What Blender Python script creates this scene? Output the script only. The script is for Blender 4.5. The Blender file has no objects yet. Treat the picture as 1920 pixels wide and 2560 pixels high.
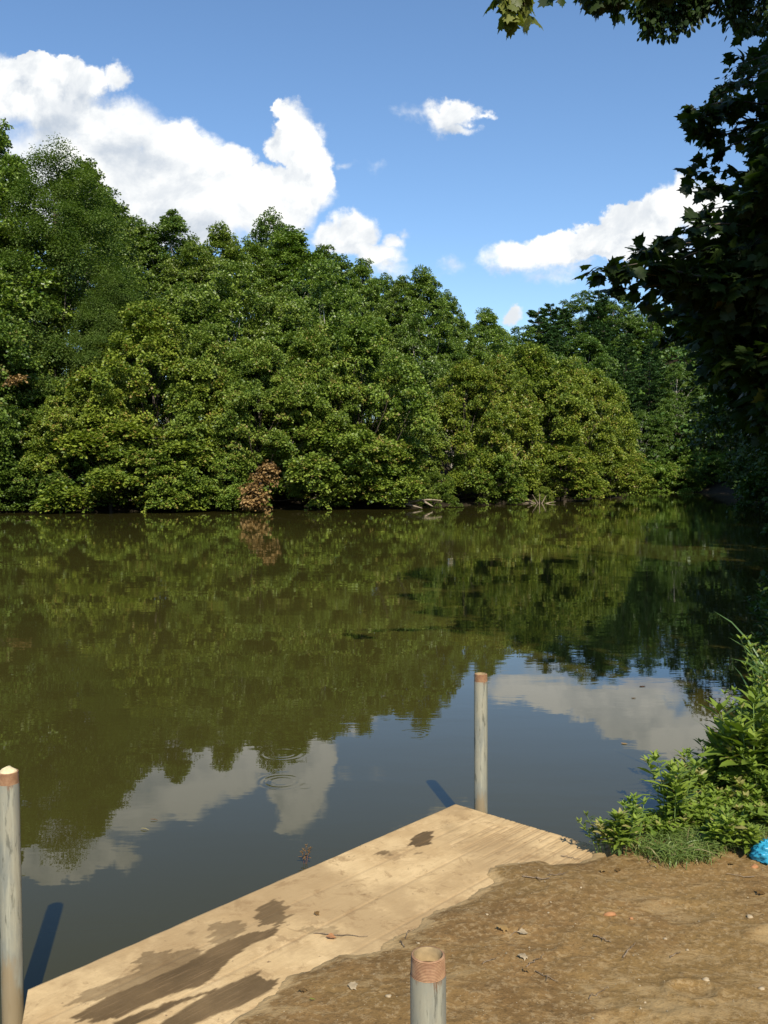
import bpy, math, random
import numpy as np
from mathutils import Vector, Matrix

# ------------------------------------------------------------------ camera, sky, sun, exposure
scene = bpy.context.scene
COL = scene.collection
F = 2314.0                       # focal length in photo pixels (1920 x 2560)
PITCH = math.atan(94.0 / F)
CAMZ = 2.0
cam_d = bpy.data.cameras.new("camera"); cam = bpy.data.objects.new("camera", cam_d); COL.objects.link(cam)
cam_d.sensor_fit = 'VERTICAL'; cam_d.angle = 2 * math.atan(1280.0 / F)
cam_d.clip_start = 0.05; cam_d.clip_end = 5000
cam.location = (0, 0, CAMZ); cam.rotation_euler = (math.pi / 2 - PITCH, 0, 0)
scene.camera = cam
scene.view_settings.view_transform = 'Standard'; scene.view_settings.look = 'None'
scene.view_settings.exposure = 0.45; scene.view_settings.gamma = 1.0
scene.cycles.max_bounces = 6; scene.cycles.diffuse_bounces = 2; scene.cycles.glossy_bounces = 3
scene.cycles.transmission_bounces = 3; scene.cycles.transparent_max_bounces = 4
scene.cycles.caustics_reflective = False; scene.cycles.caustics_refractive = False
scene.cycles.use_denoising = True

SUN_EL = math.radians(42)
SUN_AZ = math.radians(168)       # clockwise from +Y: behind the camera, a little to the right
sd = Vector((math.sin(SUN_AZ) * math.cos(SUN_EL), math.cos(SUN_AZ) * math.cos(SUN_EL), math.sin(SUN_EL)))
sl = bpy.data.lights.new("sun", 'SUN'); sl.energy = 4.2; sl.angle = math.radians(0.5); sl.color = (1.0, 0.93, 0.82)
so = bpy.data.objects.new("sun", sl); COL.objects.link(so)
so.rotation_euler = sd.to_track_quat('Z', 'Y').to_euler()

class NT:
    """tiny node helper"""
    def __init__(s, tree): s.t = tree; s.n = tree.nodes; s.l = tree.links
    def node(s, kind, **kw):
        n = s.n.new(kind)
        for k, v in kw.items(): setattr(n, k, v)
        return n
    def put(s, sock, v):
        if v is None: return
        if isinstance(v, bpy.types.NodeSocket): s.l.new(v, sock)
        else: sock.default_value = v
    def m(s, op, a, b=None, c=None, clamp=False):
        n = s.node('ShaderNodeMath', operation=op); n.use_clamp = clamp
        s.put(n.inputs[0], a); s.put(n.inputs[1], b); s.put(n.inputs[2], c)
        return n.outputs[0]
    def v(s, op, a, b=None, out=0, scale=None):
        n = s.node('ShaderNodeVectorMath', operation=op)
        s.put(n.inputs[0], a); s.put(n.inputs[1], b)
        if scale is not None: s.put(n.inputs[3], scale)
        return n.outputs[out]
    def noise(s, vec, scale, detail=4, rough=0.55, out=0, dist=0.0):
        n = s.node('ShaderNodeTexNoise'); n.inputs['Scale'].default_value = scale
        n.inputs['Detail'].default_value = detail; n.inputs['Roughness'].default_value = rough
        n.inputs['Distortion'].default_value = dist
        if vec is not None: s.l.new(vec, n.inputs['Vector'])
        return n.outputs[out]
    def ramp(s, x, lo, hi, a=0.0, b=1.0, smooth=True):
        n = s.node('ShaderNodeMapRange'); n.interpolation_type = 'SMOOTHSTEP' if smooth else 'LINEAR'
        s.put(n.inputs[0], x); s.put(n.inputs[1], lo); s.put(n.inputs[2], hi); s.put(n.inputs[3], a); s.put(n.inputs[4], b)
        return n.outputs[0]
    def mix(s, f, a, b, mode='MIX'):
        n = s.node('ShaderNodeMix', data_type='RGBA', blend_type=mode)
        s.put(n.inputs[0], f)
        s.put(n.inputs[6], a if isinstance(a, bpy.types.NodeSocket) else (*a, 1)); s.put(n.inputs[7], b if isinstance(b, bpy.types.NodeSocket) else (*b, 1))
        return n.outputs[2]
    def attr(s, name, out='Fac'):
        n = s.node('ShaderNodeAttribute', attribute_name=name); return n.outputs[out]

# clouds: (x, y, rx, ry, weight) on the plane one unit ahead of the camera's direction, in 1/2000 units of the view
CL = [(20,230,130,100,1),(130,235,110,92,1),(205,190,60,45,1),(265,172,42,40,1),(150,175,50,38,1),(60,165,60,30,1),(250,290,130,90,1),
      (380,330,115,78,1),(475,362,85,55,.8),(150,400,240,170,1),(400,450,230,120,1),(580,470,120,70,1),(560,425,100,66,1),
      (625,310,62,78,1.1),(608,272,32,40,1),(655,345,62,92,1.1),(650,430,80,60,1),(692,292,30,18,.34),(690,395,32,70,.9),
      (765,505,58,58,1.1),(735,530,80,50,1),(810,560,76,42,1),(880,512,30,18,.42),(850,530,40,24,.8),(830,590,70,34,.4),
      (945,262,80,28,.36),(985,252,52,28,.42),(970,286,56,20,.30),(1035,256,28,12,.22),(885,264,44,13,.20),
      (1110,570,80,44,1),(1190,548,90,52,1),(1280,540,110,52,1),(1370,505,110,62,1),(1440,450,78,62,1.1),(1478,415,52,46,1.1),(1530,460,120,90,1.1),
      (1420,560,120,44,.45),(983,580,46,28,.38),(975,600,34,20,.20),(1105,690,34,26,1.0),(826,360,22,16,.18),(740,352,44,14,.17),(1180,600,110,26,.28)]
def build_world():
    w = bpy.data.worlds.new("World"); scene.world = w; w.use_nodes = True
    t = w.node_tree; t.nodes.clear(); k = NT(t)
    g = bpy.data.node_groups.new("cloud_density", 'ShaderNodeTree')
    g.interface.new_socket("P", in_out='INPUT', socket_type='NodeSocketVector')
    g.interface.new_socket("D", in_out='OUTPUT', socket_type='NodeSocketFloat')
    q = NT(g); gi = q.node('NodeGroupInput'); go = q.node('NodeGroupOutput')
    P = gi.outputs[0]
    nz = q.noise(P, 5.0, 6, 0.6, out=1)
    nz2 = q.noise(P, 22.0, 5, 0.62, out=1)
    off = q.v('SCALE', q.v('SUBTRACT', nz, (.5, .5, .5)), scale=0.085)
    off2 = q.v('SCALE', q.v('SUBTRACT', nz2, (.5, .5, .5)), scale=0.036)
    off3 = q.v('SCALE', q.v('SUBTRACT', q.noise(P, 70.0, 4, 0.6, out=1), (.5, .5, .5)), scale=0.017)
    W = q.v('ADD', P, q.v('ADD', off, q.v('ADD', off2, off3)))
    best = None
    for (x, y, rx, ry, wt) in CL:
        c = ((x - 829.5) / 2000, (1025 - y) / 2000 , 0)
        d = q.v('MULTIPLY', q.v('SUBTRACT', W, c), (2000 / rx, 2000 / ry, 0))
        L = q.v('LENGTH', d, out=1)
        f = q.m('MULTIPLY_ADD', L, -wt, wt)
        best = f if best is None else q.m('SMOOTH_MAX', best, f, 0.07)
    q.l.new(best, go.inputs[0])
    geo = k.node('ShaderNodeTexCoord')
    sep = k.node('ShaderNodeSeparateXYZ'); k.l.new(geo.outputs['Generated'], sep.inputs[0])
    yy = k.m('MAXIMUM', sep.outputs[1], 0.05)
    cmb = k.node('ShaderNodeCombineXYZ')
    k.l.new(k.m('DIVIDE', sep.outputs[0], yy), cmb.inputs[0]); k.l.new(k.m('DIVIDE', sep.outputs[2], yy), cmb.inputs[1])
    uv = cmb.outputs[0]
    def dens(vec):
        n = k.node('ShaderNodeGroup'); n.node_tree = g; k.l.new(vec, n.inputs[0]); return n.outputs[0]
    d0 = dens(uv)
    d1 = dens(k.v('ADD', uv, (0.010, 0.022, 0)))
    fine = k.noise(uv, 40, 5, .6)
    mask = k.ramp(k.m('ADD', d0, k.m('MULTIPLY', k.m('SUBTRACT', fine, .5), .42)), 0.0, k.ramp(k.noise(uv, 5, 2), .36, .62, .16, .75))
    front = k.ramp(sep.outputs[1], 0.05, 0.15)
    mask = k.m('MULTIPLY', mask, front)
    lit = k.m('SUBTRACT', d0, d1)
    lit = k.ramp(lit, -0.40, 0.30)
    puff = k.noise(uv, 9, 7, .62, dist=.3)
    lit = k.m('ADD', k.m('MULTIPLY', lit, .42), k.ramp(puff, .36, .60, 0, .72), clamp=True)
    thin = k.ramp(d0, 0.1, .6)
    cc = k.mix(lit, (0.40, 0.455, 0.53), (.84, .84, .82))
    sky = k.node('ShaderNodeTexSky', sky_type='NISHITA'); sky.sun_disc = False
    sky.sun_elevation = SUN_EL; sky.sun_rotation = SUN_AZ; sky.altitude = 200
    sky.air_density = 1.0; sky.dust_density = 0.3; sky.ozone_density = 3.0
    b1 = k.node('ShaderNodeBackground'); hs = k.node('ShaderNodeHueSaturation'); hs.inputs['Saturation'].default_value = 1.08; k.l.new(sky.outputs[0], hs.inputs['Color']); k.l.new(hs.outputs[0], b1.inputs[0]); b1.inputs[1].default_value = 0.124
    b2 = k.node('ShaderNodeBackground'); k.l.new(cc, b2.inputs[0]); b2.inputs[1].default_value = 1.0
    mx = k.node('ShaderNodeMixShader'); k.l.new(mask, mx.inputs[0]); k.l.new(b1.outputs[0], mx.inputs[1]); k.l.new(b2.outputs[0], mx.inputs[2])
    o = k.node('ShaderNodeOutputWorld'); k.l.new(mx.outputs[0], o.inputs[0])
    w.cycles.sampling_method = 'MANUAL'; w.cycles.sample_map_resolution = 512
build_world()

# ------------------------------------------------------------------ general helpers
cP, sP = math.cos(PITCH), math.sin(PITCH)
def ray(px, py):
    a, b = (px - 960) / F, (1280 - py) / F
    return np.array([a, cP + b * sP, b * cP - sP])
def on_z(px, py, z):
    r = ray(px, py); t = (z - CAMZ) / r[2]; return np.array([r[0] * t, r[1] * t, z])
def at_y(px, py, y):
    r = ray(px, py); t = y / r[1]; return np.array([r[0] * t, y, CAMZ + r[2] * t])
def disp(x, y, D): return at_y(x * 1.1573, y * 1.1573, D)

def make_mesh(name, V, faces, mat, attrs=None, smooth=False):
    """faces: (n,3) or (n,4) array, or list of such arrays"""
    V = np.asarray(V, np.float32)
    fl = faces if isinstance(faces, list) else [faces]
    fl = [np.asarray(f, np.int32) for f in fl if len(f)]
    loops = np.concatenate([f.ravel() for f in fl]); sizes = np.concatenate([np.full(len(f), f.shape[1], np.int32) for f in fl])
    starts = np.concatenate([[0], np.cumsum(sizes)[:-1]]).astype(np.int32)
    me = bpy.data.meshes.new(name)
    me.vertices.add(len(V)); me.vertices.foreach_set('co', V.ravel())
    me.loops.add(len(loops)); me.loops.foreach_set('vertex_index', loops)
    me.polygons.add(len(sizes)); me.polygons.foreach_set('loop_start', starts); me.polygons.foreach_set('loop_total', sizes)
    if smooth: me.polygons.foreach_set('use_smooth', np.ones(len(sizes), bool))
    for k, a in (attrs or {}).items():
        at = me.attributes.new(k, 'FLOAT', 'POINT'); at.data.foreach_set('value', np.asarray(a, np.float32))
    me.update(); me.validate()
    if mat: me.materials.append(mat)
    return me
def link(name, me, parent=None, loc=None):
    o = bpy.data.objects.new(name, me); COL.objects.link(o)
    if parent is not None: o.parent = parent
    if loc is not None: o.location = loc
    return o
def tag(o, label, cat, group=None, kind=None):
    o['label'] = label
    if cat: o['category'] = cat
    if group: o['group'] = group
    if kind: o['kind'] = kind
    return o
def empty(name, loc=(0, 0, 0), rz=0.0):
    o = bpy.data.objects.new(name, None); COL.objects.link(o); o.location = loc; o.rotation_euler = (0, 0, rz); o.empty_display_size = .2
    return o

def vnoise(x, y, seed=0):
    xi = np.floor(x).astype(np.int64); yi = np.floor(y).astype(np.int64); fx = x - xi; fy = y - yi
    fx = fx * fx * (3 - 2 * fx); fy = fy * fy * (3 - 2 * fy)
    def h(a, b):
        n = (a * 374761393 + b * 668265263 + seed * 974634777) & 0xffffffff
        n = ((n ^ (n >> 13)) * 1274126177) & 0xffffffff
        return ((n ^ (n >> 16)) & 0xffff) / 65535.0
    return (h(xi, yi) * (1 - fx) + h(xi + 1, yi) * fx) * (1 - fy) + (h(xi, yi + 1) * (1 - fx) + h(xi + 1, yi + 1) * fx) * fy
def fbm(x, y, oct=4, seed=0, gain=.5):
    s = 0; a = 1; t = 0
    for i in range(oct):
        s = s + a * vnoise(x * 2 ** i + 17.3 * i, y * 2 ** i - 9.1 * i, seed + i); t += a; a *= gain
    return s / t - .5
def poly_sd(x, y, P):
    """signed distance, positive inside"""
    P = np.asarray(P, float); d = np.full(x.shape, 1e9); ins = np.zeros(x.shape, bool)
    for i in range(len(P)):
        a = P[i]; b = P[(i + 1) % len(P)]; e = b - a
        t = np.clip(((x - a[0]) * e[0] + (y - a[1]) * e[1]) / (e @ e + 1e-12), 0, 1)
        d = np.minimum(d, np.hypot(x - a[0] - t * e[0], y - a[1] - t * e[1]))
        if a[1] != b[1]:
            c = ((a[1] > y) != (b[1] > y)) & (x < (b[0] - a[0]) * (y - a[1]) / (b[1] - a[1]) + a[0])
            ins ^= c
    return np.where(ins, d, -d)
def norm(a): return a / (np.linalg.norm(a, axis=-1, keepdims=True) + 1e-9)
def tube_geo(pts, rad, n=8, cap=True):
    pts = np.asarray(pts, float); m = len(pts); rad = np.broadcast_to(np.asarray(rad, float), (m,))
    T = norm(np.gradient(pts, axis=0)); up = np.array([0.3, 0.1, 1.0]) if abs(T[0, 2]) < .8 else np.array([1.0, .2, .1])
    A = norm(np.cross(T, up)); B = np.cross(T, A)
    th = np.linspace(0, 2 * np.pi, n, endpoint=False)
    V = (pts[:, None] + rad[:, None, None] * (np.cos(th)[None, :, None] * A[:, None] + np.sin(th)[None, :, None] * B[:, None])).reshape(-1, 3)
    i = np.arange(m - 1)[:, None] * n; j = np.arange(n)[None]; j2 = (j + 1) % n
    Fq = np.stack([i + j, i + j2, i + n + j2, i + n + j], -1).reshape(-1, 4)
    return V, Fq
def join(parts):
    V = []; Fq = []; o = 0
    for v, f in parts: V.append(v); Fq.append(f + o); o += len(v)
    return np.concatenate(V), np.concatenate(Fq)
def curve(a, b, sag=0.0, n=8, wob=0.0, rng=None, ctrl=None):
    t = np.linspace(0, 1, n)[:, None]; a = np.asarray(a, float); b = np.asarray(b, float)
    c = (a + b) / 2 + np.array([0, 0, sag]) if ctrl is None else np.asarray(ctrl, float)
    p = (1 - t) ** 2 * a + 2 * t * (1 - t) * c + t * t * b
    if wob and rng is not None:
        w = rng.normal(0, wob, (n, 3)); w[0] = 0; w[-1] = 0; p = p + w
    return p

# ------------------------------------------------------------------ materials
def new_mat(name):
    m = bpy.data.materials.new(name); m.use_nodes = True; m.node_tree.nodes.clear()
    return m, NT(m.node_tree)
def finish(k, shader):
    o = k.node('ShaderNodeOutputMaterial'); k.l.new(shader, o.inputs[0]); return o
def pbsdf(k, color, rough=.6, spec=.5, normal=None, metal=0.0, ior=None):
    b = k.node('ShaderNodeBsdfPrincipled')
    k.put(b.inputs['Base Color'], color if isinstance(color, bpy.types.NodeSocket) else (*color, 1))
    k.put(b.inputs['Roughness'], rough); k.put(b.inputs['Specular IOR Level'], spec); k.put(b.inputs['Metallic'], metal)
    if ior: b.inputs['IOR'].default_value = ior
    if normal is not None: k.l.new(normal, b.inputs['Normal'])
    return b.outputs[0]
def bump(k, h, strength=.3, dist=.01):
    b = k.node('ShaderNodeBump'); b.inputs['Strength'].default_value = strength; b.inputs['Distance'].default_value = dist
    k.l.new(h, b.inputs['Height']); return b.outputs[0]

def leaf_mat(name, dark, light, transl=.35, rough=.45, spec=.35, accent=None, accent_amt=.06, tr_col=None):
    """tint attribute: 0..1 per leaf; object colour multiplies"""
    m, k = new_mat(name)
    t = k.attr('tint'); oi = k.node('ShaderNodeObjectInfo')
    c = k.mix(k.ramp(t, 0, 1, smooth=False), dark, light)
    if accent: c = k.mix(k.ramp(t, 1 - accent_amt, 1 - accent_amt * .8), c, accent)
    c = k.mix(1.0, c, oi.outputs['Color'], 'MULTIPLY')
    p = pbsdf(k, c, rough, spec)
    tr = k.node('ShaderNodeBsdfTranslucent')
    tc = k.mix(1.0, c, tr_col or (1.3, 1.5, .5), 'MULTIPLY'); k.l.new(tc, tr.inputs[0])
    mx = k.node('ShaderNodeMixShader'); mx.inputs[0].default_value = transl
    k.l.new(p, mx.inputs[1]); k.l.new(tr.outputs[0], mx.inputs[2])
    finish(k, mx.outputs[0]); return m
M_maple = leaf_mat('maple_leaves', (.068, .118, .014), (.265, .332, .048), transl=.20, rough=.45, spec=.35, accent=(.24, .19, .05), accent_amt=.025)
M_poplar = leaf_mat('poplar_leaves', (.062, .108, .014), (.225, .280, .046), transl=.17, rough=.38, accent=(.30, .32, .16), accent_amt=.03, spec=.4)
M_feather = leaf_mat('feathery_leaves', (.075, .125, .022), (.150, .205, .045), transl=.3, spec=.2)
M_pine = leaf_mat('pine_needles', (.040, .080, .024), (.100, .155, .045), transl=.1, spec=.25)
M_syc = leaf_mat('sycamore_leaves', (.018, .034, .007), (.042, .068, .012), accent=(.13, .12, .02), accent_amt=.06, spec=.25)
M_syc_lit = leaf_mat('sycamore_leaves_lit_tint', (.06, .085, .015), (.26, .27, .06), accent=(.38, .33, .11), accent_amt=.12)  # paler copy of the sycamore leaves, sunlight painted into the colour
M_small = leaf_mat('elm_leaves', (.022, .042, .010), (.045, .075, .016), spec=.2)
M_brown = leaf_mat('dead_leaves', (.15, .085, .028), (.40, .26, .10), transl=.2, spec=.15, tr_col=(1.2, 1, .7))
M_weed = leaf_mat('weed_leaves', (.07, .13, .016), (.25, .325, .045), transl=.25, accent=(.34, .30, .10), accent_amt=.012, spec=.4)
M_grass = leaf_mat('grass_blades', (.10, .165, .030), (.23, .29, .075), transl=.3, spec=.35, accent=(.34, .28, .13), accent_amt=.12)
M_tall = leaf_mat('tall_grass_blades', (.070, .145, .040), (.150, .250, .075), transl=.3, spec=.45)

def bark(name, a, b, scale=3.0):
    m, k = new_mat(name); tc = k.node('ShaderNodeTexCoord')
    mp = k.v('MULTIPLY', tc.outputs['Object'], (1, 1, .25))
    n = k.noise(mp, scale, 6, .65); n2 = k.noise(mp, scale * 7, 4, .6)
    c = k.mix(k.ramp(n, .38, .62), a, b)
    finish(k, pbsdf(k, c, .85, .2, bump(k, n2, .6, .03))); return m
M_bark = bark('brown_bark', (.055, .042, .030), (.12, .095, .07))
M_pale = bark('pale_bark', (.30, .27, .21), (.50, .46, .38), 1.2)
M_twig = bark('dry_twig', (.16, .11, .065), (.34, .25, .16), 20)
M_dead = bark('bleached_wood', (.20, .16, .11), (.36, .29, .20), 2.5)

# water: turbid, still river with fine ripples and a few rings
def water_mat():
    m, k = new_mat('river_water')
    g = k.node('ShaderNodeNewGeometry'); pos = g.outputs['Position']
    st = k.v('MULTIPLY', pos, (1.0, 2.6, 1.0))
    n1 = k.noise(st, 1.6, 3, .55); n2 = k.noise(st, .35, 2, .5); n3 = k.noise(k.v('MULTIPLY', pos, (1, 1.8, 1)), 7.0, 2, .5)
    n4 = k.noise(k.v('MULTIPLY', pos, (.25, .5, 1)), 1.0, 2, .5)
    calm = k.ramp(n4, .40, .62, .25, 1.0)
    h = k.m('ADD', k.m('MULTIPLY', n1, .0012), k.m('MULTIPLY', n3, .00022))
    h = k.m('MULTIPLY', h, calm)
    h = k.m('ADD', h, k.m('MULTIPLY', n2, .0025))
    for (px, py, r, amp) in ((704, 1954, .14, .00013), (760, 1966, .055, .00007), (706, 1884, .15, .00008), (1035, 1835, .14, .00007)):
        c = on_z(px, py, 0)
        d = k.v('LENGTH', k.v('SUBTRACT', pos, tuple(c)), out=1)
        e = k.m('EXPONENT', k.m('MULTIPLY', k.m('POWER', k.m('DIVIDE', k.m('SUBTRACT', d, r * .8), r * .32), 2.0), -1.0))
        h = k.m('ADD', h, k.m('MULTIPLY', k.m('MULTIPLY', k.m('SINE', k.m('MULTIPLY', d, 17.0 / r)), e), amp))
    b = k.node('ShaderNodeBump'); b.inputs['Strength'].default_value = 1.0; b.inputs['Distance'].default_value = 1.0
    k.l.new(h, b.inputs['Height'])
    nb = k.noise(pos, .12, 3, .5)
    c = k.mix(k.ramp(nb, .35, .65), (.044, .039, .009), (.056, .049, .011))
    sh = pbsdf(k, c, .012, .5, b.outputs[0], ior=1.333)
    finish(k, sh); return m

def mud_mat():
    m, k = new_mat('damp_mud')
    g = k.node('ShaderNodeNewGeometry'); pos = g.outputs['Position']
    a = k.noise(pos, 1.1, 6, .62, dist=.6); b = k.noise(pos, 5.5, 6, .65, dist=.4); c_ = k.noise(pos, 38, 4, .7); d = k.noise(pos, 140, 2, .6)
    crack = k.noise(k.v('MULTIPLY', pos, (1, 1.6, 1)), 9, 5, .7)
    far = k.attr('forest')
    crust = k.attr('crust')
    base = k.mix(k.ramp(b, .36, .64), (.170, .098, .034), (.245, .144, .053))
    base = k.mix(k.ramp(a, .42, .60, 0, .75), base, (.24, .150, .052))
    base = k.mix(k.m('MULTIPLY', k.ramp(c_, .50, .62), .65), base, (.36, .25, .12))
    base = k.mix(k.m('MULTIPLY', k.ramp(k.noise(pos, 55, 6, .8), .50, .62), .5), base, (.085, .052, .020))
    base = k.mix(k.m('MULTIPLY', k.ramp(k.noise(k.v('MULTIPLY', pos, (1, 2.2, 1)), 4.2, 8, .72, dist=.8), .54, .64), .7), base, (.33, .225, .10))
    base = k.mix(k.m('MULTIPLY', k.ramp(k.m('ADD', k.m('MULTIPLY', crack, .6), k.m('MULTIPLY', crust, .5)), .50, .62), .75), base, (.36, .245, .108))
    base = k.mix(k.m('MULTIPLY', k.ramp(d, .62, .70), .5), base, (.07, .045, .022))
    base = k.mix(k.ramp(k.m('ADD', k.attr('edge'), k.m('MULTIPLY', k.m('SUBTRACT', crack, .5), 1.6)), .35, .75, 0, .85), base, (.46, .315, .145))
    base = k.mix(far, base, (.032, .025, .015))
    h = k.m('ADD', k.m('MULTIPLY', b, .5), k.m('ADD', k.m('MULTIPLY', c_, .22), k.m('MULTIPLY', d, .06)))
    finish(k, pbsdf(k, base, k.ramp(b, .3, .7, .75, .95), .12, bump(k, h, .75, .03))); return m

def deck_mat():
    m, k = new_mat('sandy_plank_wood')
    s = k.attr('along'); t = k.attr('across'); stain = k.attr('stain'); seam = k.attr('seam'); rib = k.attr('rib')
    cmb = k.node('ShaderNodeCombineXYZ'); k.l.new(k.m('MULTIPLY', s, 1.4), cmb.inputs[0]); k.l.new(k.m('MULTIPLY', t, 22.0), cmb.inputs[1])
    grain = k.noise(cmb.outputs[0], 4.0, 5, .65)
    g = k.node('ShaderNodeNewGeometry'); pos = g.outputs['Position']
    n = k.noise(pos, 3.0, 5, .6); f = k.noise(pos, 60, 4, .7); sp = k.noise(pos, 26, 3, .6)
    c = k.mix(k.ramp(n, .35, .65), (.50, .335, .155), (.64, .455, .225))
    c = k.mix(k.m('MULTIPLY', k.ramp(grain, .48, .68), .20), c, (.34, .22, .10))
    dust = k.noise(pos, 11, 6, .7)
    c = k.mix(k.m('MULTIPLY', k.ramp(dust, .50, .66), .5), c, (.74, .53, .27))
    c = k.mix(k.m('MULTIPLY', k.ramp(k.noise(pos, 160, 2, .6), .60, .72), .35), c, (.30, .19, .09))
    c = k.mix(k.m('MULTIPLY', k.ramp(f, .60, .72), .35), c, (.33, .22, .12))
    c = k.mix(k.m('MULTIPLY', k.ramp(sp, .68, .74), .8), c, (.20, .125, .065))
    c = k.mix(k.m('MULTIPLY', seam, .38), c, (.24, .155, .08))
    c = k.mix(k.m('MULTIPLY', rib, .55), c, (.24, .15, .075))
    c = k.mix(k.m('MULTIPLY', k.ramp(k.noise(pos, 1.7, 6, .65), .44, .60), .7), c, (.37, .245, .115))
    c = k.mix(k.m('MULTIPLY', k.ramp(k.noise(pos, 7.5, 7, .72, dist=.5), .53, .64), .6), c, (.29, .18, .08))
    wet = k.mix(k.ramp(n, .35, .65), (.105, .066, .027), (.165, .105, .045))
    c = k.mix(k.ramp(stain, .0, 1.0, smooth=False), c, wet)
    c = k.mix(k.m('MULTIPLY', k.m('MULTIPLY', stain, k.ramp(grain, .5, .7)), .4), c, (.30, .19, .09))
    h = k.m('ADD', k.m('MULTIPLY', grain, .5), k.m('MULTIPLY', f, .4))
    finish(k, pbsdf(k, c, k.m('SUBTRACT', .82, k.m('MULTIPLY', stain, .15)), .2, bump(k, h, .45, .006))); return m

def pipe_mat():
    m, k = new_mat('galvanised_steel')
    tc = k.node('ShaderNodeTexCoord'); p = tc.outputs['Object']
    a = k.noise(k.v('MULTIPLY', p, (1, 1, .16)), 55, 5, .65); b = k.noise(k.v('MULTIPLY', p, (1, 1, .3)), 14, 4, .6)
    sep = k.node('ShaderNodeSeparateXYZ'); k.l.new(p, sep.inputs[0])
    c = k.mix(k.ramp(b, .36, .62), (.24, .245, .20), (.34, .32, .23))
    c = k.mix(k.m('MULTIPLY', k.ramp(a, .55, .64), .75), c, (.11, .11, .08))
    c = k.mix(k.m('MULTIPLY', k.ramp(k.noise(k.v('MULTIPLY', p, (1, 1, .06)), 90, 4, .7), .5, .66), .6), c, (.42, .41, .30))
    mudn = k.m('ADD', sep.outputs[2], k.m('MULTIPLY', k.m('SUBTRACT', b, .5), .7))
    c = k.mix(k.ramp(mudn, .18, .36, .85, 0), c, (.30, .22, .115))
    rustn = k.m('ADD', sep.outputs[2], k.m('MULTIPLY', k.m('SUBTRACT', a, .5), .18))
    c = k.mix(k.ramp(rustn, .955, .975, 0, .8), c, (.20, .105, .05))
    finish(k, pbsdf(k, c, .62, .45, bump(k, a, .25, .003), metal=.15)); return m
def thread_mat():
    m, k = new_mat('rusty_thread')
    tc = k.node('ShaderNodeTexCoord'); p = tc.outputs['Object']
    a = k.noise(p, 45, 4, .6)
    g = k.attr('groove')
    c = k.mix(k.ramp(a, .35, .65), (.34, .18, .09), (.50, .30, .155))
    c = k.mix(k.m('MULTIPLY', g, .75), c, (.13, .055, .025))
    finish(k, pbsdf(k, c, .65, .4, metal=.1)); return m
def plain(name, col, rough=.7, spec=.3, scale=20, var=.25, bstr=.3, transl=None):
    m, k = new_mat(name); tc = k.node('ShaderNodeTexCoord'); n = k.noise(tc.outputs['Object'], scale, 4, .6)
    c = k.mix(k.ramp(n, .3, .7), tuple(x * (1 - var) for x in col), tuple(min(1, x * (1 + var)) for x in col))
    s = pbsdf(k, c, rough, spec, bump(k, n, bstr, .01))
    if transl:
        tr = k.node('ShaderNodeBsdfTranslucent'); k.l.new(c, tr.inputs[0]); mx = k.node('ShaderNodeMixShader'); mx.inputs[0].default_value = transl
        k.l.new(s, mx.inputs[1]); k.l.new(tr.outputs[0], mx.inputs[2]); s = mx.outputs[0]
    finish(k, s); return m
M_water = water_mat(); M_mud = mud_mat(); M_deck = deck_mat(); M_pipe = pipe_mat(); M_thread = thread_mat()
M_inner = plain('rusty_inside', (.42, .30, .15), .8); M_muck = plain('standing_rain_water', (.09, .065, .03), .08, .6, bstr=.02)
M_beam = plain('weathered_beam', (.20, .145, .08), .85); M_foam = plain('cream_foam', (.75, .62, .36), .8, .2, 30)
M_bag = plain('blue_plastic', (.05, .42, .62), .3, .6, 12, .25, .2, transl=.3)
M_stone = plain('pale_stone', (.36, .28, .17), .85, .2); M_orange = plain('orange_bark', (.36, .17, .07), .85)
M_stem = plain('green_stem', (.16, .24, .06), .6); M_redstem = plain('red_stem', (.22, .10, .06), .6)

# ------------------------------------------------------------------ ground, river, dock
DZ = .25
A_ = on_z(1139, 2010, DZ)[:2]; LC = on_z(70, 2474, DZ)[:2]
E1 = (A_ - LC) / np.linalg.norm(A_ - LC); E2 = np.array([E1[1], -E1[0]])
mud_px = [(1481, 2143), (1440, 2152), (1377, 2158), (1350, 2151), (1319, 2155), (1270, 2160), (1220, 2167), (1209, 2184), (1229, 2207), (1200, 2226), (1174, 2241), (1140, 2258), (1105, 2270), (1080, 2284), (1058, 2294),
          (1045, 2308), (1035, 2317), (1010, 2334), (983, 2346), (965, 2362), (955, 2378), (925, 2384), (862, 2377), (830, 2386), (810, 2398), (770, 2420), (718, 2438), (700, 2460), (683, 2479), (655, 2505), (631, 2525), (600, 2543), (579, 2560), (480, 2640), (300, 2760), (100, 3000)]
near = [tuple(on_z(x, y, DZ)[:2]) for x, y in mud_px][::-1]
RB = [(1.02, 4.36), (1.25, 4.58), (1.6, 4.72), (2.1, 4.95), (2.8, 5.7), (4.1, 9.2), (7.1, 16), (12.5, 30), (19.2, 48), (27.8, 72), (35, 92), (38, 101), (33, 107.5), (26, 108), (14, 111), (-10, 124), (-60, 150), (-300, 200)]
LBK = [(-300, 168), (-60, 124), (-10, 104), (14, 95), (22.5, 90), (23.6, 86), (21.4, 82.5), (12.4, 66.7), (6.3, 59.5), (1.96, 55.5), (-3, 52), (-7, 50), (-20, 47.7), (-45, 44), (-300, 30)]
NL = [(-300, -30), (-40, -9), (-9, -3.5), (-3, -.6), (-1.2, 1.2)]
WATER = NL + near + RB + LBK     # polygon of open water (and of the dock over it)
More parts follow.
